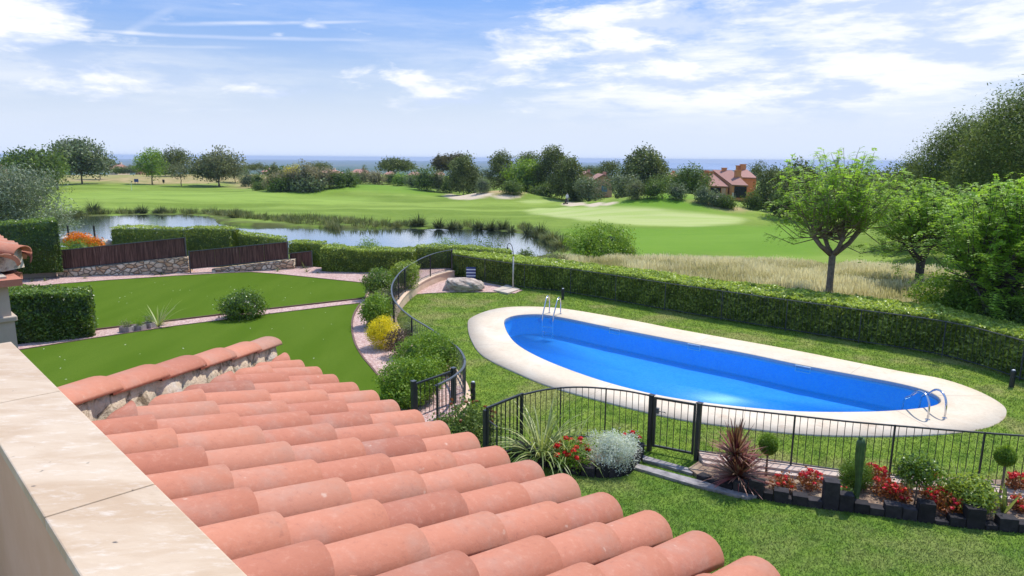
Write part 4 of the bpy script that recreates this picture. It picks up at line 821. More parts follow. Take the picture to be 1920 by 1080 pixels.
# tussocks and reeds round the pond
for i, (px, py, L, n_, lf, lb) in enumerate([(785, 425, 1.9, 420, 'rush', 'largest round spiky tussock on the far bank of the pond'), (823, 428, 1.55, 260, 'rush', 'second spiky tussock right of the largest one'), (847, 428, 1.35, 160, 'rush', 'upright small tussock beside the second one'), (862, 429, 1.0, 80, 'rush', 'tiny tussock right of the small upright one'), (898, 430, 1.5, 180, 'rush', 'first tussock of the middle trio on the far bank'), (921, 431, 1.55, 180, 'rush', 'middle tussock of the trio on the far bank'), (943, 431, 1.6, 200, 'rush', 'tallest tussock of the trio on the far bank'), (958, 434, 1.1, 80, 'rush', 'narrow tussock right of the trio'),
        (990, 437, 1.5, 130, 'rush', 'slim upright tussock near the right end of the pond'), (1013, 442, 1.7, 260, 'rush', 'dark leaning tussock near the right end of the pond'), (1036, 452, 1.6, 240, 'reed', 'pale tussock at the right bank of the pond'), (1052, 466, 1.7, 260, 'reed', 'bushy pale tussock nearest the large yellow green bush'), (176, 401, 2.4, 420, 'rush', 'big dark round tussock at the far left of the pond'), (438, 408, 1.7, 260, 'reed', 'brownish tussock where the left pond bank turns'),
        (145, 404, 1.4, 200, 'rush', 'dark tussock left of the big round one'), (268, 402, 1.8, 240, 'rush', 'dark tussock on the far left bank'), (300, 402, 1.6, 200, 'rush', 'dark tussock right of its taller neighbour on the left bank')]):
    b = GT(px, py); b[2] = max(b[2], -2.75)-.05
    clump('tussock', lb, 'plant', b, n_, L, .07, lf, 400+i, 55, .55, 'tussocks on the pond bank', tr=(0, .8), rbase=.35, segs=3)
def bank_reeds(seed=7):
    rng = np.random.default_rng(seed); rows = []
    line = [(100, 412), (150, 405), (200, 402), (260, 401), (320, 400), (380, 402), (420, 402), (470, 408), (540, 411), (600, 414), (660, 419), (720, 423), (780, 425)]
    L = spline([GT(*p) for p in line], 8)[:, :2]; L = resample(L, .7)
    for p in L:
        for k in range(3):
            q = p+rng.normal(size=2)*[.4, 1.3]; z = max(float(zbase(*q)), -2.72)-.05; hh = rng.uniform(.5, 1.15); rows.append(ribbons(rng, (q[0], q[1], z), 26, hh, .07, 28, .35, np.clip(rng.normal(rng.uniform(.2, .8), .15, 26), 0, 1), segs=2, rbase=.5))
    for px0, px1, py0, py1, cnt in ((400, 640, 404, 432, 150), (620, 760, 418, 427, 50), (850, 1000, 428, 432, 40), (1000, 1060, 440, 480, 60)):
        for k in range(cnt):
            q = G(rng.uniform(px0, px1), 0, 0) if False else G(*(lambda x: (x, np.interp(x, [px0, px1], [py0, py1])+rng.uniform(-6, 1)))(rng.uniform(px0, px1)), WZ); hh = rng.uniform(.45, 1.15)
            rows.append(ribbons(rng, (q[0], q[1], WZ-.05), 22, hh, .06, 22, .3, np.clip(rng.normal(rng.uniform(.3, .9), .15, 22), 0, 1), segs=2, rbase=.4))
    V, F, T = join(rows); tag(fastmesh('reeds', V, F, LF['reed'], None, T), 'band of reeds and rushes along the far bank of the pond', 'reeds', kind='stuff')
bank_reeds()
# dry meadow grass behind the long hedge
def meadow_grass():
    rng = np.random.default_rng(3); mn = meadow.min(0); mx_ = meadow.max(0); n = 300000
    d2 = rng.uniform(mn, mx_, (n, 2)); k = inpoly(d2[:, 0], d2[:, 1], meadow); d2 = d2[k]; r = np.hypot(*d2.T); k = rng.random(len(d2)) < np.clip((24/r)**1.2, 0, 1); d2 = d2[k][:95000]
    n = len(d2); z = zbase(d2[:, 0], d2[:, 1]); cl = fbm(d2[:, 0]*.7, d2[:, 1]*.7, 4, 8); h = (.35+.55*cl)*rng.uniform(.7, 1.2, n); a = rng.uniform(0, 2*PI, n); w = .028
    B = np.stack([d2[:, 0], d2[:, 1], z], 1); S = np.stack([np.cos(a), np.sin(a), a*0], 1)*w/2; ln = rdir(rng, n)*.22+np.array([-.1, 0, 0]); ln[:, 2] = 1; Tp = B+ln*h[:, None]
    V = np.stack([B-S, B+S, Tp+S*.6, Tp-S*.6], 1).reshape(-1, 3); F = np.arange(n*4).reshape(n, 4); t = np.repeat(np.clip(.5+(cl-.5)*2.6+rng.normal(size=n)*.2, 0, 1), 4)
    tag(fastmesh('meadow_grass', V, F, LF['straw'], None, t), 'tall dry straw coloured grass of the meadow behind the hedge', 'grass', kind='stuff')
meadow_grass()
# lawn blades round the pool and below the roof
bed1 = None
def lawn_grass():
    rng = np.random.default_rng(5); n = 1500000; x = rng.uniform(-8, 15, n); y = rng.uniform(5.5, 29, n); r = np.hypot(x, y)
    k = rng.random(n) < np.clip((9.5/r)**1.5, 0, 1); x, y = x[k], y[k]; r = r[k]
    hf = hedge_front; yh_ = np.interp(x, hf[:, 0], hf[:, 1]); k = (y < yh_+.15) & ~inpoly(x, y, deck_out) & ~inpoly(x, y, garden) & (np.abs(x/y) < 1.0) & ~inpoly(x, y, gp2) & ~inpoly(x, y, bedA) & ~inpoly(x, y, bedB)
    x, y, r = x[k], y[k], r[k]; n = len(x); h = rng.uniform(.018, .036, n)*(1+r*.02); a = rng.uniform(0, 2*PI, n); w = .0065*(1+r*.09); B = np.stack([x, y, x*0-.004], 1); S = np.stack([np.cos(a), np.sin(a), a*0], 1)*(w/2)[:, None]
    ln = rng.normal(size=(n, 3))*.9; ln[:, 2] = 1; Tp = B+ln*h[:, None]; V = np.stack([B-S, B+S, Tp], 1).reshape(-1, 3)
    t = np.repeat(np.clip(rng.normal(.5, .22, n), 0, 1), 3); print('blades', n)
    tag(fastmesh('lawn_grass', V, np.arange(n*3).reshape(n, 3), M_lawn, None, t), 'short mown grass of the pool lawn', 'grass', kind='stuff')
bedA = spline([G(*p) for p in [(960, 850), (1000, 846), (1060, 842), (1120, 842), (1180, 846), (1203, 850), (1200, 866), (1183, 880), (1150, 887), (1100, 886), (1060, 880), (1025, 870), (985, 859)]], 4, True)[:, :2]
bedB = np.array([G(*p)[:2] for p in [(1290, 885), (1308, 897), (1350, 908), (1430, 922), (1500, 933), (1600, 950), (1700, 964), (1800, 977), (1930, 989), (2100, 1006), (2100, 925), (1900, 908), (1700, 898), (1560, 885), (1450, 868), (1330, 858)]])
lawn_grass()
# ---------------------------------------------------------------- the house we look from: tiled roof, hip, parapet
dv = px_ray(-337, 286.5); E2 = dv[:2]/np.linalg.norm(dv[:2]); D2 = np.array([E2[1], -E2[0]]); E = np.array([*E2, 0]); D = np.array([*D2, 0]); TAN = .249; CT = 1/math.hypot(1, TAN); STH = TAN*CT
m, n = newmat('terracotta'); t_ = n.attr('t'); a_ = n.noise(n.P, 5, 5, .65); b_ = n.noise(n.P, 34, 5, .7); c_ = n.noise(n.mapv(n.P, loc=(9, 1, 4)), 16, 3, .5)
c = n.ramp(t_, [(0, (.36, .14, .095, 1)), (.35, (.44, .175, .115, 1)), (.7, (.51, .215, .14, 1)), (1, (.42, .215, .155, 1))])
c = n.mix(n.step(a_, .45, .75, 0, .45), c, (.40, .27, .22, 1)); c = n.mix(n.step(b_, .5, .75, 0, .3), c, (.62, .36, .27, 1)); c = n.mix(n.step(b_, .45, .28, 0, .35), c, (.30, .12, .09, 1)); c = n.mix(n.step(c_, .70, .78, 0, .4), c, (.72, .60, .50, 1))
finish(n, c, .78, n.bump(n.math('ADD', b_, n.math('MULTIPLY', n.noise(n.P, 140, 3, .7), .4)), .3, .006), 0, .12); M_terra = m
m, n = newmat('mortar'); a_ = n.noise(n.P, 11, 6, .7, .8); c = n.mix(n.step(a_, .34, .52), (.20, .145, .085, 1), (.66, .53, .37, 1)); c = n.mix(n.step(n.noise(n.mapv(n.P, loc=(3, 5, 1)), 4, 5, .6), .5, .68), c, (.70, .64, .55, 1))
finish(n, c, .95, n.bump(n.noise(n.P, 30, 6, .75), .9, .02)); M_mortar = m
m, n = newmat('travertine'); st = n.mapv(n.P, scale=(1.2, 3.5, 1), rot=(0, 0, R(-45))); a_ = n.noise(st, 2.6, 7, .62, .5); b_ = n.noise(st, 12, 6, .7); v_ = n.noise(n.P, 26, 3, .5)
c = n.mix(n.step(a_, .32, .68), (.49, .345, .215, 1), (.60, .465, .325, 1)); c = n.mix(n.step(b_, .5, .75, 0, .5), c, (.76, .70, .61, 1)); c = n.mix(n.step(b_, .42, .25, 0, .4), c, (.44, .33, .23, 1)); c = n.mix(n.step(v_, .27, .20), c, (.10, .08, .07, 1))
c = n.mix(n.step(n.noise(n.mapv(n.P, scale=(1, 5, 1), rot=(0, 0, R(20)), loc=(2, 2, 0)), 1.6, 5, .6), .66, .72, 0, .5), c, (.33, .30, .28, 1))
finish(n, c, .55, n.bump(b_, .2, .006)); M_trav = m
M_stucco = plain('stucco', (.62, .38, .225, 1), (.68, .44, .28, 1), 3, .9, .35, .006)
M_stucco2 = plain('pale_stucco', (.42, .34, .265, 1), (.50, .42, .335, 1), 3, .9, .35, .006)
house = empty('house', (*(E2*2+D2*.4), 0), 'house in the foreground with red clay tile roof, travertine capped parapet and porch corner', 'house')
def roof(WE, ZE, UC, u0, smax_plan, base_s=.0, nrow=None, mirror=False, seed=1, sp=.23, ph=0., fr=None):
    """curved clay tiles laid in rows; returns mesh data of the whole face"""
    rng = np.random.default_rng(seed); V = []; F = []; T = []; NS = 12; Ef, Df = fr or (E, D)
    def W(u, s_, h):   # across, up the slope, off the slope
        if mirror:     # reflect in the vertical plane of the hip
            du = UC-u; dd = s_*CT-h*STH; return Ef*(UC-dd)+Df*(WE-du)+np.array([0, 0, ZE+s_*STH+h*CT])
        return Ef*u+Df*(WE-s_*CT+h*STH)+np.array([0, 0, ZE+s_*STH+h*CT])
    def shell(u, s0, s1, r0, r1, h0, h1, up, t, cap0, th=.014):
        o = len(V); lim = lambda uu: (UC-uu)/CT-.135
        if s0 > lim(u)-.03: return
        rows = []
        for (ss, r, h) in ((s0, r0, h0), (s1, r1, h1)):
            for rad in (r, r-th):
                for k in range(NS+1):
                    a = PI*k/NS; uu = u+rad*math.cos(a); hh = h+(rad*math.sin(a)*.92 if up else -rad*math.sin(a)*.8+(0 if rad == r else th*0)); s_ = min(ss, max(lim(uu), s0+.005), smax_plan/CT); V.append(W(uu, s_, hh)); T.append(t)
        m = NS+1; a0, b0, a1, b1 = o, o+m, o+2*m, o+3*m
        for k in range(NS):
            F.append((a0+k, a1+k, a1+k+1, a0+k+1)); F.append((b0+k+1, b1+k+1, b1+k, b0+k))
            F.append((a0+k, a0+k+1, b0+k+1, b0+k))
        F.append((a0, b0, b1, a1)); F.append((a0+NS, a1+NS, b1+NS, b0+NS))
    us = []; u = UC-.12-ph
    while u > u0: us.append(u); u -= sp
    EX = .355; L = .43
    for u in us:
        off = base_s+rng.uniform(-.012, .012); s_ = -.06+off; k = 0
        while s_*CT < smax_plan:
            jit = rng.normal()*.004; shell(u+jit, s_, s_+L, .101, .088, .032+rng.normal()*.002, .012, True, float(np.clip(rng.normal(.5, .24), 0, 1)), True); s_ += EX+rng.uniform(-.012, .012); k += 1
        s_ = -.02
        while s_*CT < smax_plan:
            shell(u-sp/2, s_, s_+L, .088, .100, .040, .028, False, float(np.clip(rng.normal(.5, .25), 0, 1)), True); s_ += EX
    # boards below the tiles
    o = len(V); q = [(UC, -.0), (u0, 0), (u0, smax_plan/CT), (UC-smax_plan, smax_plan/CT)]
    for h in (-.065, -.12):
        for (uu, ss) in q: V.append(W(uu, ss, h)); T.append(.3)
    F.append((o, o+1, o+2, o+3)); F.append((o+7, o+6, o+5, o+4))
    for k in range(4): F.append((o+k, o+(k+1) % 4, o+4+(k+1) % 4, o+4+k))
    return V, F, T
def roof_face(name, *a, **k):
    mb = MB(); mb.V, mb.F, mb.T = roof(*a, **k); o = mb.build(name, M_terra, house, True)
    return o
def hip_cap(WE, ZE, UC, length, seed=3, start=-.05, r=.103, mort=.125, fr=None):
    rng = np.random.default_rng(seed); E_, D_ = fr or (E, D); A = -(E_+D_)/math.sqrt(2); up = TAN/math.sqrt(2); ax = nrm(A+np.array([0, 0, up])); S = (E_-D_)/math.sqrt(2); Nn = np.cross(ax, S); Nn = Nn if Nn[2] > 0 else -Nn
    c0 = E_*UC+D_*WE+np.array([0, 0, ZE]); mb = MB(); s_ = start; NS = 12
    while s_ < length:
        V = []; L = .44; t = float(np.clip(rng.normal(.62, .2), 0, 1))
        for (q, rr, h) in ((s_, r*1.02, mort+.028), (s_+L+.04, r*.92, mort+.012)):
            for th in (0, .014):
                for k in range(NS+1): a = PI*k/NS; V.append(c0+ax*q+S*(rr-th)*math.cos(a)+Nn*(h+(rr-th)*math.sin(a)*.58))
        m = NS+1; F = []
        for k in range(NS): F += [(k, 2*m+k, 2*m+k+1, k+1), (m+k+1, 3*m+k+1, 3*m+k, m+k), (k, k+1, m+k+1, m+k)]
        F += [(0, m, 3*m, 2*m), (NS, 2*m+NS, 3*m+NS, m+NS)]
        mb.add(V, F, t); s_ += .425+rng.uniform(-.01, .01)
    o = mb.build('hip_tiles', M_terra, house, True)
    # bed of rough mortar
    V = []; n_ = int(length/.035); 
    for i in range(n_+1):
        q = start+.06+(length-start)*i/n_; wv = .085+.012*math.sin(i*.9)+rng.normal()*.006
        for (sd, h) in ((-wv-.03+rng.normal()*.006, -.05), (-wv+rng.normal()*.006, mort*.55), (-.07, mort+.045), (.07, mort+.045), (wv, mort*.5), (wv+.03, -.05)): V.append(c0+ax*q+S*sd+Nn*h)
    F = [(i*6+k, i*6+6+k, i*6+7+k, i*6+1+k) for i in range(n_) for k in range(5)]+[(0, 1, 2, 3, 4, 5), tuple(n_*6+k for k in range(6))[::-1]]
    mb = MB(); mb.add(V, F); return mb.build('hip_mortar', M_mortar, house, True)
WE, ZE, UC = 2.17, 3.662, 4.78
roof_face('roof_tiles', WE, ZE, UC, -.6, 1.70, 0, seed=11, ph=.02)
roof_face('roof_tiles', WE, ZE, UC, 2.2, 1.5, 0, mirror=True, seed=12)
hip_cap(WE, ZE, UC, 2.45)
# walls under the eaves
mb = MB()
def ued(u, d, z): return E*u+D*d+np.array([0, 0, z])
def blk(mb, u0, u1, d0, d1, z0, z1, t=.5): mb.box(ued((u0+u1)/2, (d0+d1)/2, (z0+z1)/2), (u1-u0, d1-d0, z1-z0), (E, D, (0, 0, 1)), t)
blk(mb, -2.5, 4.35, .55, 1.85, 0, 3.62); mb.build('wall', M_stucco, house)
mb = MB(); blk(mb, -1.2, 3.66, .285, .485, 3.3, 4.338); mb.build('parapet', M_stucco, house)
js = [-1.2, -.02, .9, (G(87, 970, 4.37)@E+G(283, 910, 4.37)@E)/2, (G(0, 757, 4.37)@E+G(77, 740, 4.37)@E)/2, 3.70]
for a, b in zip(js[:-1], js[1:]):
    mb = MB(); blk(mb, a+.0025, b-.0025, .262, .503, 4.34, 4.372); o = mb.build('coping_slab', M_trav, house, bevel=.004)
mb = MB(); blk(mb, -1.2, 3.66, -3.5, .285, 3.2, 3.3); mb.build('terrace_floor', M_stucco2, house)
# porch corner at the left: small hipped roof on a column
PF = (D, -E); cp = AT(38, 472, 5.2); u_, d_ = cp@PF[0], cp@PF[1]; z_ = cp[2]-.10
roof_face('porch_roof', d_, z_, u_, u_-1.6, 1.1, 0, seed=21, fr=PF); roof_face('porch_roof', d_, z_, u_, u_-1.6, 1.1, 0, mirror=True, seed=22, fr=PF); hip_cap(d_, z_, u_, 1.5, 5, start=.0, mort=.06, fr=PF)
ck = AT(15, 540, 4.95); cu, cd = ck@E, ck@D; zc = AT(20, 592, 4.95)[2]
mb = MB(); blk(mb, cu, cu+.5, cd-.5, cd, zc, z_-.05); mb.build('column', M_stucco2, house)
mb = MB(); blk(mb, cu-.03, cu+.5, cd-.5, cd+.03, zc-.04, zc); mb.build('column_moulding', M_stucco2, house, bevel=.008)
mb = MB(); blk(mb, cu-.012, cu+.5, cd-.5, cd+.012, 0, zc-.04); mb.build('column_base', M_stucco2, house)
mb = MB(); pc_ = E*(cu+.5)+D*(cd-.5); mb.box((pc_[0], pc_[1], z_-.09), (1.16, 1.16, .05), (E, D, (0, 0, 1))); mb.build('porch_soffit', M_terra, house)

# ---------------------------------------------------------------- garden walls and reed fence
M_stone = None
m, n = newmat('rubble_stone'); vv = n.voro(n.mapv(n.P, scale=(1, 1, 1.5)), 4.2, 1); sep = n.node('ShaderNodeSeparateColor'); n.put(sep.inputs[0], vv); ed = n.voro(n.mapv(n.P, scale=(1, 1, 1.5)), 4.2, 0, 'DISTANCE_TO_EDGE')
c = n.mix(sep.outputs[0], (.55, .34, .18, 1), (.80, .68, .50, 1)); c = n.mix(n.step(n.noise(n.P, 14, 5, .7), .4, .7, 0, .5), c, (.38, .26, .17, 1)); c = n.mix(n.step(ed, .07, .03), c, (.22, .16, .11, 1)); finish(n, c, .9, n.bump(n.step(ed, 0, .16), 1., .05)); M_stone = m
m, n = newmat('reed_screen'); a_ = n.noise(n.mapv(n.P, scale=(30, 30, 1.2)), 1., 4, .7); b_ = n.noise(n.P, 1.6, 4, .6)
c = n.mix(n.step(a_, .35, .7), (.055, .024, .018, 1), (.18, .09, .065, 1)); c = n.mix(n.math('MULTIPLY', n.step(a_, .55, .75), n.step(b_, .45, .7)), c, (.36, .26, .21, 1)); finish(n, c, .9, n.bump(a_, .8, .02)); M_reedf = m
M_metal = plain('painted_metal', (.022, .023, .026, 1), (.032, .033, .037, 1), 8, .45, .05, .002)
M_rail = plain('railing_metal', (.06, .065, .07, 1), (.09, .095, .10, 1), 8, .4, .05, .002)
def wall_panel(name, label, cat, p0, p1, z00, z01, z10, z11, th, mat, nseg=1):
    """upright slab between plan points, bottom z00..z01 and top z10..z11"""
    p0 = np.array(p0[:2]); p1 = np.array(p1[:2]); d = (p1-p0)/np.linalg.norm(p1-p0); q = np.array([-d[1], d[0]])*th; q = q if q[1] > 0 else -q
    mb = MB(); V = [(*p0, z00), (*p1, z01), (*p1, z11), (*p0, z10), (*(p0+q), z00), (*(p1+q), z01), (*(p1+q), z11), (*(p0+q), z10)]
    mb.add(V, [(0, 1, 2, 3), (5, 4, 7, 6), (3, 2, 6, 7), (1, 0, 4, 5), (0, 3, 7, 4), (1, 5, 6, 2)]); return mb
def zat(px, py, Y): return AT(px, py, Y)[2]
def reed_fence(label, xa, xb, Ya, Yb, ba, bb, ta, tb, wall, ends):
    """px of both ends, their depths, pixel rows of the bottom and the top of the screen"""
    A = AT(xa, ba, Ya); B = AT(xb, bb, Yb); root = empty('reed_fence', (A[0], A[1], GZ), label, 'fence', 'brown reed fence panels on the garden wall')
    za, zb, zta, ztb = A[2], B[2], zat(xa, ta, Ya), zat(xb, tb, Yb); k = max(2, int(np.linalg.norm(B-A)/1.0)); 
    for i in range(k):
        f0, f1 = i/k, (i+1)/k; p0 = A+(B-A)*f0; p1 = A+(B-A)*f1; r_ = np.random.default_rng(i+int(xa))
        mb = wall_panel('', '', '', p0, p1-(B-A)/np.linalg.norm(B-A)*.012, za+(zb-za)*f0, za+(zb-za)*f1, zta+(ztb-zta)*f0, zta+(ztb-zta)*f1, .05+r_.random()*.01, M_reedf); mb.build('reed_panel', M_reedf, root)
    mb = MB(); n_ = np.array([0, 0, 1.]); mb.bar(np.array([A[0], A[1]-.03, zta+.012]), np.array([B[0], B[1]-.03, ztb+.012]), .03); mb.bar(np.array([A[0], A[1]-.02, za+.02]), np.array([B[0], B[1]-.02, zb+.02]), .03); mb.build('rail', M_rail, root)
    for P, z0, z1 in ((A, GZ, zta), (B, GZ, ztb)):
        mb = MB(); mb.bar((P[0], P[1]-.02, z0), (P[0], P[1]-.02, z1+.04), .04); mb.build('post', M_rail, root)
    if wall:
        d = (B-A)[:2]; w = empty('stone_wall', (A[0], A[1], GZ), wall, 'wall', 'rubble stone walls under the reed fences'); off = np.array([0, -.14])
        p0, p1 = A[:2]+off-d/np.linalg.norm(d)*ends[0], B[:2]+off+d/np.linalg.norm(d)*ends[1]
        k2 = 24; mb = MB(); V = []; rg = np.random.default_rng(int(xb))
        for i in range(k2+1):
            f = i/k2; p = p0+(p1-p0)*f; zt = za+(zb-za)*f-.005; j = rg.normal(size=4)*.012
            V += [(p[0], p[1]+j[0]-.02, -.2), (p[0], p[1]+j[1], zt-.03+j[3]*.5), (p[0], p[1]+.03, zt), (p[0], p[1]+.38, zt), (p[0], p[1]+.38, -.2)]
        F = [(i*5+k, i*5+5+k, i*5+6+k, i*5+1+k) for i in range(k2) for k in range(4)]+[(0, 1, 2, 3, 4), tuple(k2*5+k for k in range(5))[::-1]]
        mb.add(V, F); mb.build('stonework', M_stone, w)
reed_fence('left brown reed fence panel, highest of the row, on the stone wall', 116, 350, 27.9, 29.2, 506, 481, 470, 446, 'rubble stone wall that grows taller below the left reed fence', (.1, .1))
reed_fence('right brown reed fence panel with sloping top above the pink gravel', 357, 541, 29.0, 30.3, 505, 486, 472, 454, 'low rubble stone wall below the right reed fence', (-.9, .25))
reed_fence('short low end piece of brown reed fence by the hedge', 545, 586, 30.6, 30.8, 500, 500, 475.5, 471, None, None)
w = empty('garden_wall', AT(60, 520, 27), 'low pale stucco wall carrying the tall dark hedge', 'wall'); A = G(-200, 538, GZ); B = G(106, 518, GZ)
wall_panel('', '', '', A, B, 0, 0, zat(-200, 512, A[1]), zat(106, 495, B[1]), .35, M_stucco2).build('wall_body', M_stucco2, w)
# stucco wall carrying the curved railing
def curved_wall():
    Q = resample(wall_curve, .12); n_ = len(Q); f = np.linspace(0, 1, n_)
    py = lambda i: 0
    cut = 30; V = []; ztop = np.interp(f, [0, .3, .45, .8, .93, 1], [.36, .36, .34, .33, .16, .09])
    for i in range(n_):
        d = Q[min(i+1, n_-1)]-Q[max(i-1, 0)]; d /= np.linalg.norm(d); q = np.array([d[1], -d[0]]); q = q if not inpoly(*(Q[i]+q*.2), garden) else -q
        o_ = Q[i]+q*.10; in_ = Q[i]-q*.12
        V += [(*o_, -.1), (*o_, ztop[i]-.05), (*(o_+q*.02), ztop[i]-.045), (*(o_+q*.02), ztop[i]), (*in_, ztop[i]), (*in_, -.1)]
    F = [(i*6+k, i*6+6+k, i*6+7+k, i*6+1+k) for i in range(n_-1) for k in range(5)]+[(0, 1, 2, 3, 4, 5), tuple((n_-1)*6+k for k in range(6))[::-1]]
    mb = MB(); mb.add(V, F); w = empty('curved_wall', (*Q[n_//2], 0), 'low curved salmon stucco wall that carries the railing round the garden', 'wall'); mb.build('wall_body', plain('salmon_stucco', (.60, .42, .29, 1), (.68, .50, .36, 1), 3, .9, .3, .006), w)
    return Q, ztop
WQ, WZT = curved_wall()
# ---- railings
def baluster_proto(r=.0058):
    mb = MB(); mb.tube([(0, 0, 0), (0, 0, 1)], r, 6); me = mb.build('baluster', M_metal); d = me.data; bpy.data.objects.remove(me); return d
BAL = baluster_proto(); BALF = baluster_proto(.0065)
def railing(name, label, cat, Q, z0, z1, posts, step=.115, post_w=.045, mat=None, group=None, brail=True, bars=True, rail_w=.045, post_up=.0, postmat=None, maxbars=100, gap0=.08, thin=1.):
    """Q plan path, z0 ground and z1 rail height arrays along it, posts as fractions of the length"""
    mat = mat or M_metal; Q = np.array(Q)[:, :2]; n_ = len(Q); z0 = np.interp(np.linspace(0, 1, n_), np.linspace(0, 1, len(np.atleast_1d(z0))), np.atleast_1d(z0)); z1 = np.interp(np.linspace(0, 1, n_), np.linspace(0, 1, len(np.atleast_1d(z1))), np.atleast_1d(z1))
    seg = np.hypot(*np.diff(Q, axis=0).T); cum = np.concatenate([[0], np.cumsum(seg)]); L = cum[-1]; at = lambda s_: (np.interp(s_, cum, Q[:, 0]), np.interp(s_, cum, Q[:, 1]), np.interp(s_, cum, z0), np.interp(s_, cum, z1))
    root = empty(name, (*Q[n_//2], z0[n_//2]), label, cat, group)
    def rail(nm, zz, h, w_):
        V = []
        for i in range(n_):
            d = Q[min(i+1, n_-1)]-Q[max(i-1, 0)]; d /= np.linalg.norm(d); q = np.array([-d[1], d[0]])*w_/2
            V += [(*(Q[i]-q), zz[i]-h), (*(Q[i]-q), zz[i]), (*(Q[i]+q), zz[i]), (*(Q[i]+q), zz[i]-h)]
        F = [(i*4+k, i*4+(k+1) % 4, i*4+4+(k+1) % 4, i*4+4+k) for i in range(n_-1) for k in range(4)]+[(0, 3, 2, 1), tuple((n_-1)*4+k for k in range(4))]
        mb = MB(); mb.add(V, F); return mb.build(nm, mat, root)
    rail('top_rail', z1, .022, rail_w)
    if brail: rail('bottom_rail', z0+gap0, .016, .03)
    for f in posts:
        x, y, a, b = at(f*L); mb = MB(); mb.box((x, y, (a-.05+b+post_up)/2), (post_w, post_w, b+post_up-a+.05), None); mb.build('post', postmat or mat, root)
    if bars:
        k = int(L/step); ps = [f*L for f in posts]; extra = []
        for i in range(1, k):
            s_ = i*L/k
            if min([abs(s_-q) for q in ps] or [9]) < .05: continue
            x, y, a, b = at(s_)
            if len(root.children) < maxbars+12:
                o = bpy.data.objects.new("baluster", BAL); COL.objects.link(o); o.location = (x, y, a+gap0-.01); o.scale = (thin, thin, b-a-gap0-.005); o.parent = root; o.matrix_parent_inverse = Matrix.Translation(-Vector(root.location))
            else: extra.append((x, y, a+gap0-.01, b-.015))
        if extra:
            mb = MB(); [mb.tube([(x, y, a), (x, y, b)], .007*thin, 5) for x, y, a, b in extra]; tag(mb.build('balusters', mat, root), kind='stuff')
    return root
# curved railing on the wall
n_ = len(WQ); k1 = int(n_*.985)
railing('curved_railing', 'S shaped dark metal railing on the low curved wall round the garden', 'railing', WQ[:k1], WZT[:k1], np.interp(np.linspace(0, 1, k1), [0, .35, .8, 1], [1.28, 1.24, .98, .98]), [0.003, .1, .2, .29, .36, .44, .56, .68, .80, .9, .997], mat=M_rail, postmat=M_metal)
# open gate leaf in front of its near end
gA = G(850, 693, .96); gB = G(780, 717, .96)
def gate(label, A, B, z0, z1, latch=False, group=None, pw=.055, step=.11, z0b=None):
    A = np.array(A[:2]); B = np.array(B[:2]); root = empty('gate', (*A, z0), label, 'gate', group); d = (B-A)/np.linalg.norm(B-A); L = np.linalg.norm(B-A)
    mb = MB(); 
    for f, P in ((0, A), (1, B)): mb.box((*P, (z0+z1)/2), (.04, .04, z1-z0), ((*d, 0), (-d[1], d[0], 0), (0, 0, 1)))
    e = d*.021; mb.bar((*(A+e), z1-.018), (*(B-e), z1-.018), .036); mb.bar((*(A+e), z0+.02), (*(B-e), z0+.02), .036); mb.build('gate_frame', M_metal, root)
    k = int(L/step)
    for i in range(1, k):
        p = A+(B-A)*i/k; o = bpy.data.objects.new('baluster', BALF); COL.objects.link(o); o.location = (*p, z0+.03); o.scale = (1, 1, z1-z0-.06); o.parent = root; o.matrix_parent_inverse = Matrix.Translation(-Vector(root.location))
    return root, d
gate('open left garden gate leaf swung in front of the curved railing', gA, gB, .06, .95)
for lb, P, z in (('square dark post at the free end of the left gate', G(775, 715, 1.0), 1.0), ('thick dark post where the left gate hangs', G(850, 690, 1.0), 1.0)):
    r_ = empty('gate_post', (P[0], P[1], 0), lb, 'post'); mb = MB(); mb.box((P[0], P[1], z/2), (.08, .08, z), (E, D, (0, 0, 1))); mb.build('post_shaft', M_metal, r_); mb = MB(); mb.box((P[0], P[1], z+.006), (.095, .095, .012), (E, D, (0, 0, 1))); mb.build('post_cap', M_rail, r_)
# front railing: arc to the left of the middle gate
arc = spline([G(p[0], p[1], 1.05) for p in [(918, 763), (945, 750), (980, 739), (1020, 730), (1060, 725.5), (1100, 725), (1140, 728), (1180, 733), (1221, 741)]], 5)[:, :2]
railing('arc_railing', 'arched front railing of dark bars from the rose bush to the middle gate', 'railing', arc, 0, 1.05, [.005, .22, .5, .75], post_w=.024, rail_w=.036)
P1 = G(1222, 741, 1.06)[:2]; P2 = G(1312, 756, 1.06)[:2]
for lb, P in (('left thick dark post of the middle gate', P1), ('right thick dark post of the middle gate', P2)):
    r_ = empty('gate_post', (*P, 0), lb, 'post'); mb = MB(); mb.box((*P, .53), (.07, .07, 1.06), (E, D, (0, 0, 1))); mb.build('post_shaft', M_metal, r_); mb = MB(); mb.box((*P, 1.066), (.1, .1, .012), (E, D, (0, 0, 1))); mb.build('post_cap', M_metal, r_)
dd_ = (P2-P1)/np.linalg.norm(P2-P1)
gr, d = gate('closed middle garden gate between two thick posts', P1+dd_*.075, P2-dd_*.075, .10, 1.04, step=.10)
q = P1+dd_*.12; mb = MB(); mb.tube([(*q, .80), (q[0]+.02, q[1]-.07, .80), (q[0]+.10, q[1]-.07, .79), (q[0]+.13, q[1]-.06, .77)], .008, 6); mb.box((*q, .79), (.05, .05, .1), ((*dd_, 0), (-dd_[1], dd_[0], 0), (0, 0, 1))); mb.build('handle', M_rail, gr)
fr_line = spline([G(p[0], p[1], 1.05) for p in [(1316, 758), (1390, 767), (1480, 777), (1600, 790), (1766, 804), (1840, 810), (1920, 816), (2050, 826), (2250, 842)]], 4)[:, :2]
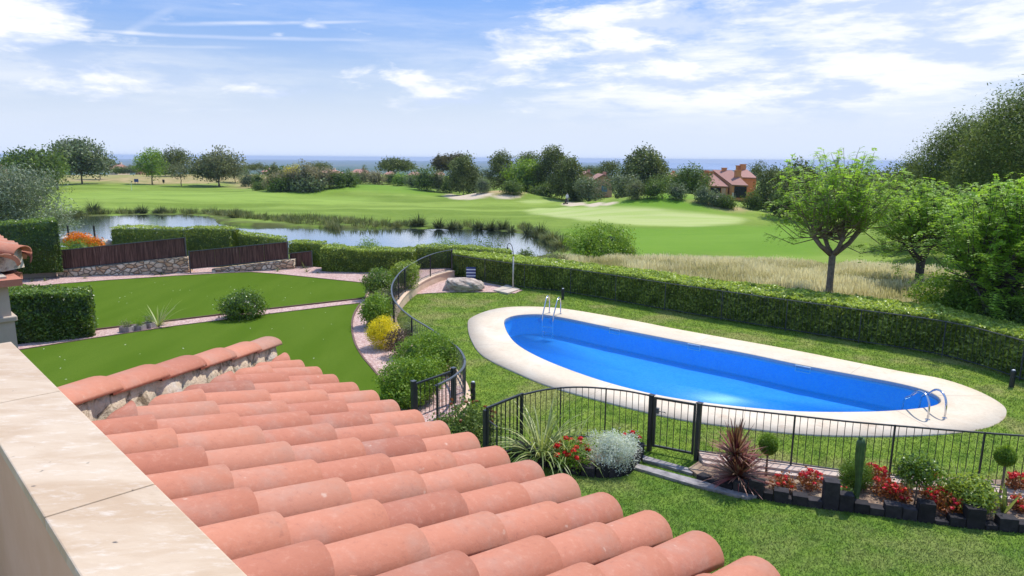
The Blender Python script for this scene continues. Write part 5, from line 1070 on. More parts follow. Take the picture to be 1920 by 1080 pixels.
railing('straight_railing', 'long front railing of thin dark bars right of the middle gate', 'railing', fr_line, .12, 1.05, [.21, .42, .60, .80, .99], step=.112, post_w=.024, rail_w=.03)
lA = G(914, 763, 1.1)[:2]; lB = G(979, 737, 1.1)[:2]
gate('second open gate leaf folded against the arched front railing', lA, lB, .1, 1.1)
r_ = empty('gate_post', (*lA, 0), 'thick dark post beside the rose bush', 'post'); mb = MB(); lp = lA+np.array([-.03, .02]); mb.box((*lp, .52), (.07, .07, 1.04), (E, D, (0, 0, 1))); mb.build('post_shaft', M_metal, r_)
mb = MB(); a_ = G(918, 790, .85)[:2]; b_ = G(932, 797, .85)[:2]; hp = empty('hoop', (*b_, 0), 'small bent metal hoop next to the post by the rose bush', 'hoop'); mb.tube([(*a_, .85), (*b_, .82), (*b_, 0)], .016, 6); mb.build('hoop_bar', M_metal, hp)
# fence in front of the long hedge
railing('hedge_railing', 'long thin grey railing standing right in front of the long hedge', 'railing', resample(hedge_front, .4), 0, 1.0, list(np.linspace(.0, 1, 13)), step=.12, post_w=.022, mat=M_rail, rail_w=.028, maxbars=100, thin=.6)
# kerb behind the planting bed
kq = resample(np.array([p+np.array([0, .10]) for p in fr_line]), .3); V = []
mb = MB()
for i, p in enumerate(kq):
    V += [(p[0]-.0, p[1]-.42, 0), (p[0], p[1]-.42, .12), (p[0], p[1]-.30, .12), (p[0], p[1]-.30, .16), (p[0], p[1], .16), (p[0], p[1], 0)]
mb.add(V, [(i*6+k, i*6+6+k, i*6+7+k, i*6+1+k) for i in range(len(kq)-1) for k in range(5)]+[(0, 1, 2, 3, 4, 5), tuple((len(kq)-1)*6+k for k in range(6))[::-1]])
kr = empty('kerb', (*kq[3], 0), 'stepped pale pink kerb running under the straight front railing', 'kerb'); mb.build('kerb_stones', plain('kerb', (.42, .30, .24, 1), (.58, .47, .40, 1), 5, .9, .4, .01), kr)
# ---------------------------------------------------------------- planting beds in front
m, n = newmat('bark_mulch'); a_ = n.noise(n.P, 24, 5, .75); c = n.mix(n.step(a_, .35, .65), (.10, .06, .045, 1), (.36, .24, .16, 1)); c = n.mix(n.step(n.noise(n.P, 2., 4), .5, .65, 0, .8), c, (.48, .36, .24, 1)); finish(n, c, .95, n.bump(a_, 1., .04)); M_mulch = m
flat('planting_soil', bedA, .06, M_mulch, thick=.2); flat('planting_soil', bedB[:-1] if False else bedB, .07, M_mulch, thick=.2)
M_block = plain('dark_block', (.020, .018, .020, 1), (.040, .035, .038, 1), 9, .85, .6, .012, uset=True, spec=.25)
def block(xa, xb, yt, yba, ybb, lb, dep=.17, grp='dark edging blocks round the flower beds'):
    """one dark edging block from its front face in the photograph"""
    A = G(xa, yba, 0); B = G(xb, ybb, 0); h = max(.04, AT((xa+xb)/2, yt, (A[1]+B[1])/2)[2]); d = (B-A)[:2]; L = np.linalg.norm(d); d /= L; q = np.array([-d[1], d[0]]); q = q if q[1] > 0 else -q
    c_ = (A[:2]+B[:2])/2+q*dep/2; mb = MB(); mb.t = (xa*7.3) % 1; mb.box((*c_, (h-.08)/2), (L-.008, dep, h+.08), ((*d, 0), (*q, 0), (0, 0, 1)))
    return tag(mb.build('edging_block', M_block, bevel=.008), lb, 'block', grp)
X = lambda v: v/4.364+1480
Yb = lambda px: np.interp(px, [1300, 1350, 1430, 1510, 1600, 1700, 1800, 1920], [908, 925, 938, 951, 962, 976, 990, 1001])
BB = [(-30, 20, 505, 'low dark edging block left of the second flowering clump'), (20, 150, 485, 'dark edging block in front of the second red flowering clump'), (150, 270, 522, 'flat dark edging block left of the tallest one'), (270, 402, 372, 'tallest dark edging block, left of the cactus'), (402, 525, 478, 'dark edging block holding red flowers at the foot of the cactus'),
 (525, 655, 548, 'low dark edging block just right of the cactus'), (655, 777, 585, 'flat dark edging block before the bare patch of soil'), (777, 920, 562, 'dark edging block left of the small tree shaped shrub'), (920, 1045, 592, 'lower dark edging block under the small tree shaped shrub'), (1045, 1190, 548, 'tall dark edging block right of the small tree shaped shrub'),
 (1190, 1310, 690, 'flat dark edging block below the orange red flowers'), (1310, 1442, 662, 'dark edging block below the right end of the orange red flowers'), (1442, 1600, 592, 'tall dark edging block in front of the yellow green bush'), (1600, 1712, 722, 'flat dark edging block between two tall ones at the right'), (1712, 1872, 672, 'dark edging block in front of the aloe'), (1872, 2010, 716, 'dark edging block cut by the right edge of the view')]
for a, b, yt, lb in BB:
    xa, xb = X(a), X(b); block(xa, xb, yt/4.364+820, Yb(xa), Yb(xb), lb)
for (xa, xb, yt, ya, yb, lb) in [(1449, 1478, 922, 941, 946, 'flat dark edging block right of the pair under the spiky plant'), (1401, 1430, 903, 931, 938, 'right one of the two taller blocks under the purple spiky plant'), (1373, 1400, 905, 925, 931, 'left one of the two taller blocks under the purple spiky plant'), (1347, 1372, 907, 917, 925, 'lower dark block left of the pair under the purple spiky plant'), (1324, 1346, 905, 908, 917, 'flat dark block nearest the right gate post'), (1305, 1323, 893, 900, 908, 'small dark block at the foot of the right gate post'), (1430, 1449, 925, 938, 941, 'narrow flat dark block beside the first flowering clump')]:
    block(xa, xb, yt, ya, yb, lb)
for (xa, xb, yt, ya, yb, lb) in [(959, 980, 834, 858, 862, 'upper left dark block under the striped flax plant'), (981, 1002, 842, 863, 870, 'second dark block under the striped flax plant'), (1003, 1024, 858, 871, 877, 'low dark block half covered by a drooping flax leaf'), (1025, 1043, 856, 877, 882, 'taller dark block left of the geraniums'), (1044, 1066, 881, 882, 889, 'flat dark block below the geraniums'), (1067, 1088, 886, 889, 893, 'low dark block below the right geranium blooms'),
        (1089, 1115, 878, 893, 896, 'dark block right of the geraniums'), (1117, 1141, 873, 896, 897, 'tallest dark block in front of the silver bush'), (1142, 1167, 881, 897, 894, 'dark block below the right half of the silver bush'), (1168, 1185, 876, 893, 887, 'slanting dark block at the right corner of the silver bush'), (1186, 1198, 855, 885, 872, 'standing dark block on the right side of the silver bush'), (1199, 1208, 838, 870, 852, 'standing dark block next to the left gate post')]:
    block(xa, xb, yt, ya, yb, lb)
# flat sleepers in the lawn by the gate
M_sleep = plain('grey_sleeper', (.16, .15, .15, 1), (.34, .31, .30, 1), 7, .9, .6, .01)
for P, lb in (([(1205, 858), (1300, 885), (1298, 893), (1205, 866)], 'grey flat strip in the grass directly below the middle gate'), ([(1190, 873), (1310, 905), (1420, 935), (1400, 938), (1300, 914), (1185, 880)], 'long pale flat strip curving through the lawn in front of the gate')):
    mb = MB(); mb.prism([G(*p)[:2] for p in P], -.05, .05); tag(mb.build('paving_strip', M_sleep), lb, 'paving strip')
# plants of the beds
def soil(px, py, z=.06): return G(px, py, z)
fl = soil(1015, 858); clump('flax_plant', 'large striped green and cream flax plant behind the dark blocks', 'plant', fl, 150, 1.25, .038, 'flax', 500, 60, .42, tr=(.05, 1), rbase=.16, segs=6)
clump('flax_plant', 'smaller striped flax plant close to the geraniums', 'plant', soil(1062, 868), 60, .95, .035, 'flax', 501, 55, .4, tr=(.1, .9), rbase=.1, segs=5)
def flowering(name, label, base, w, h, leaf, petal, nb, seed, bs=.05, fs=.03, top=.55, nleaf=900, lsize=.05, spots=None, ps=.6):
    rng = np.random.default_rng(seed); base = np.array(base, float); root = empty(name, base, label, 'plant'); c = base+[0, 0, h*.42]
    V, F, T = join([blob(rng, c, (w/2, w/2, h*.46), nleaf, lsize, .75, .35, .6, base[2]-.01, tm=.5)]); fastmesh('foliage', V, F, LF[leaf], root, T); parts = []
    for k in range(nb):
        d = rdir(rng, 1)[0]; d[2] = abs(d[2])*.9+top*.4; d /= np.linalg.norm(d); p = c+d*np.array([w/2, w/2, h*.55])*rng.uniform(.85, 1.05); m_ = int(16*(bs/.03)); dd = rdir(rng, m_)
        parts.append(leafquads(rng, p+dd*bs*rng.uniform(.5, 1, (m_, 1))*[1, 1, .6], dd+[0, 0, .4], fs, .85, .7, np.full(m_, ps), .35))
        V, F, T = parts[-1]; fastmesh('flower', V, F, LF[petal], root, T)
    return root
flowering('geranium', 'red geranium with round blooms between the flax and the silver bush', soil(1073, 874), .66, .52, 'bright', 'red', 17, 510, .055, .04)
flowering('geranium', 'small orange red geranium behind the silver bush at the left gate post', soil(1183, 842), .34, .36, 'bright', 'red', 6, 511, .05, .04, nleaf=350)
shrub('silver_bush', 'silvery white leaved bush in the left flower bed', 'bush', soil(1148, 872), .86, .60, 'silver', 512, 6000, .036, asp=.28, amp=.5, shell=.8, solid=.45, tm=.55, ts=.3, k=26, cl=16)
rs_ = soil(880, 840, 0); rt = flowering('rose_bush', 'loose rose bush with dark red blooms at the eave below the open gates', rs_, 1.15, 1.0, 'green', 'rust', 16, 513, .035, .04, nleaf=3200, lsize=.05, ps=.3)
shrub('bush', 'leafy continuation of the rose bush hidden behind the roof edge', 'bush', soil(850, 850, 0), .9, .7, 'green', 514, 1600, .05)
clump('weed', 'small seedling sticking up beside the lawn edge and the roof', 'plant', soil(722, 745, GZ), 12, .28, .03, 'bright', 515, 50, .3)
# purple cordyline: two rosettes
rng = np.random.default_rng(520); pc = soil(1383, 905)
def rosette(c, n, L, up, t0, t1, w=.034): return ribbons(rng, c, n, L, w, up, .07, rng.uniform(t0, t1, n), segs=4, rbase=.03)
V, F, T = join([rosette(pc+[0, 0, .12], 210, .62, 92, .3, 1), rosette(pc+[0, 0, .16], 90, .56, 50, .05, .5, .04), rosette(pc+[-.05, .05, .46], 150, .48, 80, .25, .9), rosette(pc+[-.05, .05, .5], 44, .54, 26, .0, .3, .05)])
cr = empty('cordyline', pc, 'purple cordyline with two spiky rosettes right of the middle gate', 'plant'); fastmesh('leaves', V, F, LF['cordyline'], cr, T); mb = MB(); mb.tube([pc, pc+[-.02, .02, .3], pc+[-.05, .05, .55]], [.05, .045, .03], 8); mb.build('stem', M_darkbark, cr, True)
# lollipop trees
def lollipop(label, px, py, hc, r, seed, bowed=0., tall=1.15, n=5200):
    b = soil(px, py); root = empty('topiary_tree', b, label, 'tree', None); mb = MB(); mb.tube([b, b+[bowed, 0, hc*.5], b+[0, 0, hc]], [.022, .017, .014], 7); mb.build('trunk', M_bark, root, True)
    rng = np.random.default_rng(seed); d = rdir(rng, n); P = b+[0, 0, hc]+d*np.array([r, r, r*tall])*rng.uniform(.75, 1.02, (n, 1)); Dn = nrm(d*.5+[0, 0, 1.]); V, F, T = leafquads(rng, P, d, .035, .22, .4, np.clip(.3+.4*rng.random(n), 0, 1), .1, Dn)
    V2, F2, T2 = core(rng, b+[0, 0, hc], (r*.8, r*.8, r*.8*tall)); V, F, T = join([(V, F, T), (V2, F2, T2)]); fastmesh('crown', V, F, LF['bright'], root, T); return root
lollipop('ball topped little cypress between the cordyline and the first red flowers', 1436, 893, .56, .155, 530)
lollipop('ball topped little cypress on a long thin stem at the right end of the bed', 1873, 935, .70, .15, 531, .02, 1.0)
for k, (px, py, top) in enumerate([(1873, 848, 0)]):
    b = soil(1873, 935); clump('weed', 'wispy shoots sprouting from the top of the right ball topped cypress', 'plant', b+[0, 0, .82], 30, .16, .01, 'bright', 532, 25, .2)
# red begonias
for i, (px, py, w, h, lf, nb, lb) in enumerate([(1468, 918, .40, .26, 'rust', 9, 'first rusty red flowering clump right of the purple cordyline'), (1520, 917, .36, .34, 'rust', 22, 'rounded bright red flowering clump left of the tallest block'), (1583, 933, .3, .16, 'green', 8, 'tiny red flowers pouring over the block beside the cactus'), (1640, 905, .36, .34, 'rust', 18, 'upper red flowering clump right of the cactus'),
        (1658, 928, .44, .28, 'rust', 20, 'red flowering clump below the upper one right of the cactus'), (1688, 938, .3, .2, 'rust', 10, 'small red flowering clump at the stem of the little tree shaped shrub'), (1748, 935, .36, .24, 'rust', 14, 'red flowering clump behind the tall block right of the little shrub'), (1776, 958, .48, .30, 'rust', 26, 'widest orange red flowering clump in front of the yellow green bush'),
        (1745, 906, .2, .2, 'rust', 6, 'few red blooms peeping between the little shrub and the yellow green bush'), (1901, 925, .34, .38, 'rust', 20, 'red flowering clump behind the aloe at the right edge'), (1915, 958, .34, .24, 'rust', 12, 'rusty flowering clump right of the aloe'), (1800, 940, .2, .22, 'green', 3, 'single pink bloom in front of the yellow green bush')]):
    flowering('begonia', lb, soil(px, py), w, h, 'rust' if lf == 'rust' else 'green', 'pinkred', nb, 540+i, .032, .035, nleaf=int(1500*w), lsize=.04)
# cactus
b = soil(1604, 938); M_cact = plain('cactus_skin', (.035, .075, .02, 1), (.07, .13, .035, 1), 12, .6, .3, .004); mb = MB(); V = []; prof = []
Hc = AT(1606, 822, b[1])[2]-b[2]
for i in range(15):
    f = i/14; z = f*Hc; r_ = .050+.022*sst(f, .3, .7)-.03*sst(f, .92, 1.02); tw = .1*f; cx_ = .012*math.sin(f*6)
    for k in range(24): a = 2*PI*k/24+tw; rr = r_*(1 if k % 4 == 0 else .70 if k % 4 == 2 else .84); V.append((b[0]+cx_+rr*math.cos(a), b[1]+rr*math.sin(a), b[2]+z))
F = [(i*24+k, i*24+(k+1) % 24, (i+1)*24+(k+1) % 24, (i+1)*24+k) for i in range(14) for k in range(24)]+[tuple(range(24))[::-1], tuple(14*24+k for k in range(24))]
cc_ = empty('cactus', b, 'tall ribbed green column cactus in the right flower bed', 'cactus'); mb.add(V, F); mb.build('stem', M_cact, cc_, True); mb = MB(); tp = b+[.01, 0, Hc]; mb.lathe(tp-[.035, 0, .02], [(.02, 0), (.035, .02), (.03, .045), (.01, .055)], 8); mb.build('bud', M_cact, cc_, True)
shrub('bush', 'ball shaped dark green bush right behind the cactus', 'bush', soil(1601, 915), .46, .46, 'bright', 560, 3800, .028, asp=.3, tm=.3, amp=.1)
# small tree shaped shrub
b = soil(1714, 948); ts_ = empty('little_tree', b, 'little tree shaped shrub with glossy dark leaves on a thin stem', 'tree'); mb = MB(); mb.tube([b, b+[.01, 0, .2], b+[0, 0, .42]], [.016, .014, .012], 6); mb.build('trunk', M_bark, ts_, True)
rng = np.random.default_rng(561); V, F, T = join([blob(rng, b+[0, 0, .55], (.30, .28, .22), 1100, .055, .6, .35, .5, tm=.45), blob(rng, b+[.22, .05, .48], (.18, .16, .14), 350, .05, .6, .35, .5, tm=.5), blob(rng, b+[-.14, 0, .62], (.15, .15, .13), 300, .05, .6, .35, .5, tm=.5)]); fastmesh('crown', V, F, LF['laurel'], ts_, T)
shrub('bush', 'yellow green loose bush in the right flower bed', 'bush', soil(1815, 958), .62, .50, 'hedge_top', 562, 2600, .05, amp=.35, tm=.6)
clump('grass_plant', 'pale arching grass plumes behind the yellow green bush', 'plant', soil(1800, 925), 26, .62, .014, 'flax', 563, 48, .3, tr=(.6, 1))
clump('aloe', 'aloe with thick pale green pointed leaves near the right edge', 'plant', soil(1882, 962), 7, .48, .075, 'flax', 564, 32, .1, tr=(.1, .35), rbase=.02)
clump('aloe', 'broad leaved succulent leaning behind the little tree shaped shrub', 'plant', soil(1702, 920), 8, .42, .08, 'greygreen', 565, 35, .1, tr=(.3, .6), rbase=.03)
clump('stem_plant', 'bare thin stems between the yellow green bush and the aloe', 'plant', soil(1862, 960), 10, .42, .012, 'rust', 566, 25, .2, tr=(0, .4))
M_pot = plain('grey_pot', (.09, .09, .10, 1), (.14, .14, .15, 1), 8, .6, .1)
b = soil(1688, 903); pt = empty('globe_lamp', b, 'small dark globe garden lamp behind the little tree shaped shrub', 'lamp'); mb = MB(); mb.lathe(b, [(.02, 0), (.018, .12), (.05, .14), (.075, .19), (.078, .23), (.06, .28), (.02, .305)], 16); mb.build('lamp_body', M_pot, pt, True)
# planters on the gravel strip
M_plant = plain('stone_trough', (.24, .20, .19, 1), (.38, .33, .31, 1), 9, .9, .5, .01)
for i, (px, py, lf, lb, sz) in enumerate([(238, 622, 'drab', 'left grey trough planter with wispy herbs on the gravel strip', .3), (261, 619, 'bright', 'middle grey trough planter with light green herbs', .3), (279, 614, 'greygreen', 'right grey trough planter with a grey cushion plant', .26)]):
    b = gz(px, py); root = empty('planter', b, lb, 'planter', 'three trough planters by the yucca'); mb = MB(); ax = (E, D, np.array([0, 0, 1.])); u_ = np.array([1., -.25, 0]); u_ /= np.linalg.norm(u_); v_ = np.array([.25, 1., 0]); v_ /= np.linalg.norm(v_); L, W_, H = .34, .2, .15
    for sx, sy, lx, ly in ((0, -1, L, .03), (0, 1, L, .03), (-1, 0, .03, W_-.06), (1, 0, .03, W_-.06)): mb.box(b+u_*sx*(L/2-.015)+v_*sy*(W_/2-.015)+[0, 0, H/2], (lx, ly, H), (u_, v_, (0, 0, 1)))
    mb.box(b+[0, 0, .05], (L-.06, W_-.06, .1), (u_, v_, (0, 0, 1))); mb.build('trough', M_plant, root)
    rng = np.random.default_rng(570+i); V, F, T = join([blob(rng, b+[0, 0, H+.07], (sz*.55, .13, .12 if i < 2 else .14), 420, .035, .4, .4, .7, tm=.6)]); fastmesh('herbs', V, F, LF[lf], root, T)
# bollard lights
M_boll = plain('bollard_metal', (.02, .022, .03, 1), (.03, .032, .04, 1), 8, .4, .05)
M_glass_l = plain('lamp_lens', (.5, .52, .56, 1), (.6, .62, .66, 1), 8, .3, 0)
for px, py, pt_, lb in ((887, 749, 716, 'dark round bollard light on the lawn beside the curved wall'), (1896, 726, 694, 'dark bollard light at the far right in front of the hedge'), (1055, 562, 541, 'small bollard light at the hedge behind the pool ladder')):
    b = G(px, py, 0); h = AT(px, pt_, b[1])[2]; r_ = .055; root = empty('bollard_light', b, lb, 'bollard light', 'bollard lights on the pool lawn'); mb = MB(); mb.lathe(b, [(r_, -.03), (r_, h*.62), (r_*.9, h*.63), (r_*.9, h*.72), (r_, h*.73), (r_, h-.03), (r_*.8, h-.008)], 18); mb.build('shaft', M_boll, root); mb = MB(); mb.lathe(b+[0, 0, h-.0079], [(r_*.78, 0), (r_*.6, .018), (.012, .026)], 18); mb.build('cap', M_glass_l, root, True)
# pool ladders
M_steel = plain('stainless_steel', (.62, .62, .64, 1), (.70, .70, .72, 1), 5, .16, 0, .01, metal=1.)
def ladder(label, feet, water, tops):
    root = empty('pool_ladder', G(*feet[0]), label, 'pool ladder', 'stainless pool ladders'); ends = []
    for f, w_, tp in zip(feet, water, tops):
        a = G(f[0], f[1], .03); b = G(w_[0], w_[1], -.085); h = AT(tp[0], tp[1], (a[1]+b[1])/2)[2]; h = min(max(h, .5), .75); d = b-a; d[2] = 0
        P = spline([a, a+[0, 0, h*.55], a+d*.08+[0, 0, h*.85], a+d*.25+[0, 0, h], a+d*.48+[0, 0, h*.93], a+d*.75+[0, 0, h*.55], a+d*.98+[0, 0, .12], a+d*1.02+[0, 0, -.25], a+d*1.02+[0, 0, -.56]], 5); mb = MB(); mb.tube(P, .021, 10); mb.build('handrail', M_steel, root, True); ends.append(a+d*1.02)
        mb = MB(); mb.lathe(a, [(.05, 0), (.048, .012), (.025, .02)], 14); mb.build('foot_flange', M_steel, root)
    for z in (-.2, -.38, -.54):
        mb = MB(); mb.bar(ends[0]+[0, 0, z-.03], ends[1]+[0, 0, z-.03], .08, .025); mb.build('step', M_steel, root)
ladder('stainless pool ladder at the far left end of the pool', [(1030, 587), (1051, 589)], [(1017, 606), (1037, 608)], [(1027, 559), (1047, 562)])
ladder('stainless pool ladder at the near right end of the pool', [(1739, 787), (1771, 784)], [(1692, 769), (1724, 765)], [(1727, 733), (1757, 730)])
# skimmer mouths on the far wall of the pool
M_white = plain('white_plastic', (.62, .70, .72, 1), (.70, .78, .80, 1), 8, .4, 0)
for px in (1145, 1305, 1500):
    k = np.argmin([abs((lambda g: 960+FPX*((np.array([g[0], g[1], 0])-[0, 0, CAMZ])@RR)/((np.array([g[0], g[1], 0])-[0, 0, CAMZ])@_F))(p)-px)+(0 if p@np.array([.55, .83]) > pool_in.mean(0)@np.array([.55, .83]) else 1e4) for p in pool_in])
    p = pool_in[k]; d = nrm(pool_in[(k+1) % len(pool_in)]-pool_in[k-1]); q = nrm(pool_in.mean(0)-p); q = q-d*(q@d); q = nrm(q); ax = ((*d, 0), (*q, 0), (0, 0, 1)); c_ = np.array([*(p+q*.02), -.075]); mb = MB(); w_, h_ = .38, .15
    for sx, sz, lx, lz in ((0, 1, w_, .016), (0, -1, w_, .016), (-1, 0, .016, h_-.016), (1, 0, .016, h_-.016)): mb.box(c_+np.array([*d, 0])*sx*(w_/2-.008)+np.array([0, 0, sz*h_/2]), (lx, .03, lz), ax)
    mb.build('skimmer_frame', M_white, pool)
# outdoor shower, boulder, striped box, slab
M_galv = plain('galvanised', (.40, .39, .36, 1), (.50, .48, .44, 1), 8, .5, 0)
b = G(962, 541, .05); zt = AT(960, 458, b[1])[2]; sh_ = empty('outdoor_shower', b, 'thin outdoor shower pole with bent arm before the hedge', 'shower'); mb = MB(); mb.tube([b, b+[0, 0, 1.3]], .03, 10); mb.build('pole', M_galv, sh_, True)
mb = MB(); mb.tube(spline([b+[0, 0, 1.3], b+[-.01, 0, zt-.35], b+[-.06, 0, zt-.12], b+[-.15, -.02, zt-.01], b+[-.21, -.03, zt-.03], b+[-.23, -.03, zt-.12]], 4), .014, 8); mb.build('pipe', M_metal, sh_, True); mb = MB(); mb.lathe(b+[-.23, -.03, zt-.24], [(.035, 0), (.035, .03), (.012, .09), (.012, .13)], 10); mb.build('shower_head', M_metal, sh_, True)
mb = MB(); mb.prism([G(*p)[:2] for p in [(925, 547), (950, 537), (975, 545), (952, 553)]], -.05, .08); tag(mb.build('shower_tray', plain('concrete', (.46, .38, .30, 1), (.56, .48, .38, 1), 5, .9, .3), bevel=.01), 'flat cream concrete slab under the outdoor shower', 'slab')
m, n = newmat('boulder'); a_ = n.noise(n.mapv(n.P, scale=(1, 1, 2.)), 5, 7, .7, .4); c = n.mix(n.step(a_, .35, .62), (.24, .18, .14, 1), (.52, .43, .35, 1)); c = n.mix(n.step(n.noise(n.P, 2.2, 4), .52, .7, 0, .7), c, (.62, .50, .40, 1)); finish(n, c, .9, n.bump(a_, 1., .05)); M_bould = m
b = G(868, 546, .02); V = []; n1, n2 = 26, 44; rng = np.random.default_rng(9)
for i in range(n1+1):
    a = PI*i/n1
    for j in range(n2):
        q = 2*PI*j/n2; x = math.sin(a)*math.cos(q); y = math.sin(a)*math.sin(q); z = math.cos(a); sg = lambda v: math.copysign(abs(v)**.75, v)
        nz = float(fbm(np.array(x*2.3+z*1.7+5), np.array(y*2.3-z*1.3+9), 4, 2))-.5; k = 1+nz*.5; V.append((b[0]+sg(x)*.80*k+.10*z, b[1]+.35+sg(y)*.5*k, b[2]+.14+sg(z)*.29*k*(1-.3*x)))
F = [(i*n2+j, i*n2+(j+1) % n2, (i+1)*n2+(j+1) % n2, (i+1)*n2+j) for i in range(n1) for j in range(n2)]
mb = MB(); mb.add(V, F); tag(mb.build('boulder', M_bould), 'large flat pinkish grey boulder on the gravel beside the curved wall', 'boulder')
b = G(881, 529, .03)+np.array([.02, .5, 0]); bx_ = empty('striped_box', b, 'small blue box with white stripes standing behind the boulder', 'box'); zt = .62; h = .46; mb = MB(); mb.box(b+[0, 0, h/2+.1], (.40, .14, h)); mb.build('box_body', plain('blue_paint', (.02, .04, .16, 1), (.03, .06, .20, 1), 8, .5, 0), bx_, bevel=.01)
for k in range(3):
    mb = MB(); mb.box(b+[0, 0, .1+.10+k*.135], (.408, .148, .05)); mb.build('stripe', M_white, bx_)
mb = MB(); mb.box(b+[0, 0, .05], (.36, .12, .1)); mb.build('foot', M_metal, bx_)
# blue edged skirting in the gravel bed, rocks by the flowers
for i, (px, py, sz, lb) in enumerate([(162, 446, .28, 'pale rock between the orange flower bushes'), (196, 458, .42, 'pale rounded rock at the left end of the reed fence'), (128, 452, .4, 'pale rock next to the tall dark hedge')]):
    p = AT(px, py, 31.3); V = []; 
    for ii in range(9):
        for j in range(12):
            a = PI*ii/8; q = 2*PI*j/12; k = 1+(float(vnoise(ii*.9+i*5, math.cos(q)*1.5+3, 4))-.5)*.4; V.append((p[0]+sz*k*math.sin(a)*math.cos(q), p[1]+sz*.7*k*math.sin(a)*math.sin(q), p[2]+sz*.55*k*math.cos(a)))
    mb = MB(); mb.add(V, [(i_*12+j, i_*12+(j+1) % 12, (i_+1)*12+(j+1) % 12, (i_+1)*12+j) for i_ in range(8) for j in range(12)]); tag(mb.build('rock', plain('pale_rock', (.45, .38, .30, 1), (.62, .55, .46, 1), 6, .9, .5, .02), None, True), lb, 'rock')
for px, lb in ((129, 'thin dark stake standing in the pond next to the tall hedge'), (178, 'thin dark stake standing in the pond right of the orange flowers')):
    b = AT(px, 446, 34); mb = MB(); mb.tube([(b[0], b[1], -.8), (b[0], b[1], AT(px, 424, 34)[2])], .045, 8); mb.lathe((b[0], b[1], AT(px, 424, 34)[2]-.002), [(.05, 0), (.05, .03), (.02, .05)], 8); tag(mb.build('stake', M_metal), lb, 'stake')

# ---------------------------------------------------------------- far houses
M_orange = plain('orange_render', (.60, .23, .085, 1), (.70, .29, .12, 1), .6, .9, .2)
M_pinkw = plain('pink_render', (.55, .30, .20, 1), (.62, .36, .25, 1), .6, .9, .2)
M_cream = plain('cream_render', (.62, .50, .38, 1), (.70, .58, .46, 1), .6, .9, .2)
m, n = newmat('far_roof_tiles'); a_ = n.noise(n.P, 3, 4, .6); w_ = n.node('ShaderNodeTexWave'); n.put(w_.inputs[0], n.mapv(n.P, rot=(0, 0, R(30)))); w_.inputs['Scale'].default_value = 1.6
c = n.mix(a_, (.36, .17, .13, 1), (.48, .26, .20, 1)); c = n.mix(n.math('MULTIPLY', w_.outputs[1], .35), c, (.22, .10, .08, 1)); finish(n, c, .9, n.bump(w_.outputs[1], .6, .05)); M_froof = m
M_dark = plain('dark_glass', (.012, .014, .018, 1), (.02, .022, .028, 1), 3, .25, 0)
M_blue = plain('blue_shutter', (.10, .17, .28, 1), (.14, .22, .34, 1), 3, .5, 0)
def slab4(mb, P, th):
    P = [np.array(p, float) for p in P]; nn = np.cross(P[1]-P[0], P[2]-P[0]); nn /= np.linalg.norm(nn); nn = nn if nn[2] > 0 else -nn; V = [p-nn*th*.2 for p in P]+[p+nn*th for p in P]; mb.add(V, [(0, 1, 2, 3), (7, 6, 5, 4), (0, 4, 5, 1), (1, 5, 6, 2), (2, 6, 7, 3), (3, 7, 4, 0)])
def shed_house(label, RL, RRt, ER, EL, zg, wall, openings, chim, group='orange houses of the estate'):
    P = [AT(*RL), AT(*RRt), AT(*ER), AT(*EL)]; P[1][2] = P[0][2]; P[2][2] = P[3][2]; root = empty('house', (P[3][0], P[3][1], zg), label, 'house', group); c_ = sum(P)/4; q = [p+(c_-p)*np.array([.06, .06, 0]) for p in P]; mb = MB(); V = [(p[0], p[1], zg) for p in q]+[(p[0], p[1], p[2]-.08) for p in q]; mb.add(V, [(i, (i+1) % 4, 4+(i+1) % 4, 4+i) for i in range(4)]+[(4, 5, 6, 7)]); mb.build('wall', wall, root)
    mb = MB(); slab4(mb, P, .18); rf = mb.build('roof', M_froof, root)
    a, b = q[3], q[2]; d = b-a; d[2] = 0; L = np.linalg.norm(d); d /= L; nrmv = np.array([d[1], -d[0], 0]); nrmv = nrmv if nrmv[1] < 0 else -nrmv; top = a[2]
    for (f0, f1, h0, h1, mt, nm) in openings:
        mb = MB(); c0 = a+d*L*(f0+f1)/2; mb.box((c0[0]+nrmv[0]*.03, c0[1]+nrmv[1]*.03, top-(h0+h1)/2), (L*(f1-f0), .12, h1-h0), (d, nrmv, (0, 0, 1))); mb.build(nm, mt, root)
    for (f, g, w_, h) in chim:
        c0 = P[0]*(1-f)*(1-g)+P[1]*f*(1-g)+P[2]*f*g+P[3]*(1-f)*g; mb = MB(); mb.box(c0+[0, 0, h/2-.3], (w_, w_*.8, h+.6)); mb.box(c0+[0, 0, h+.04], (w_*1.15, w_, .16)); mb.build('chimney', M_orange, rf)
    return root
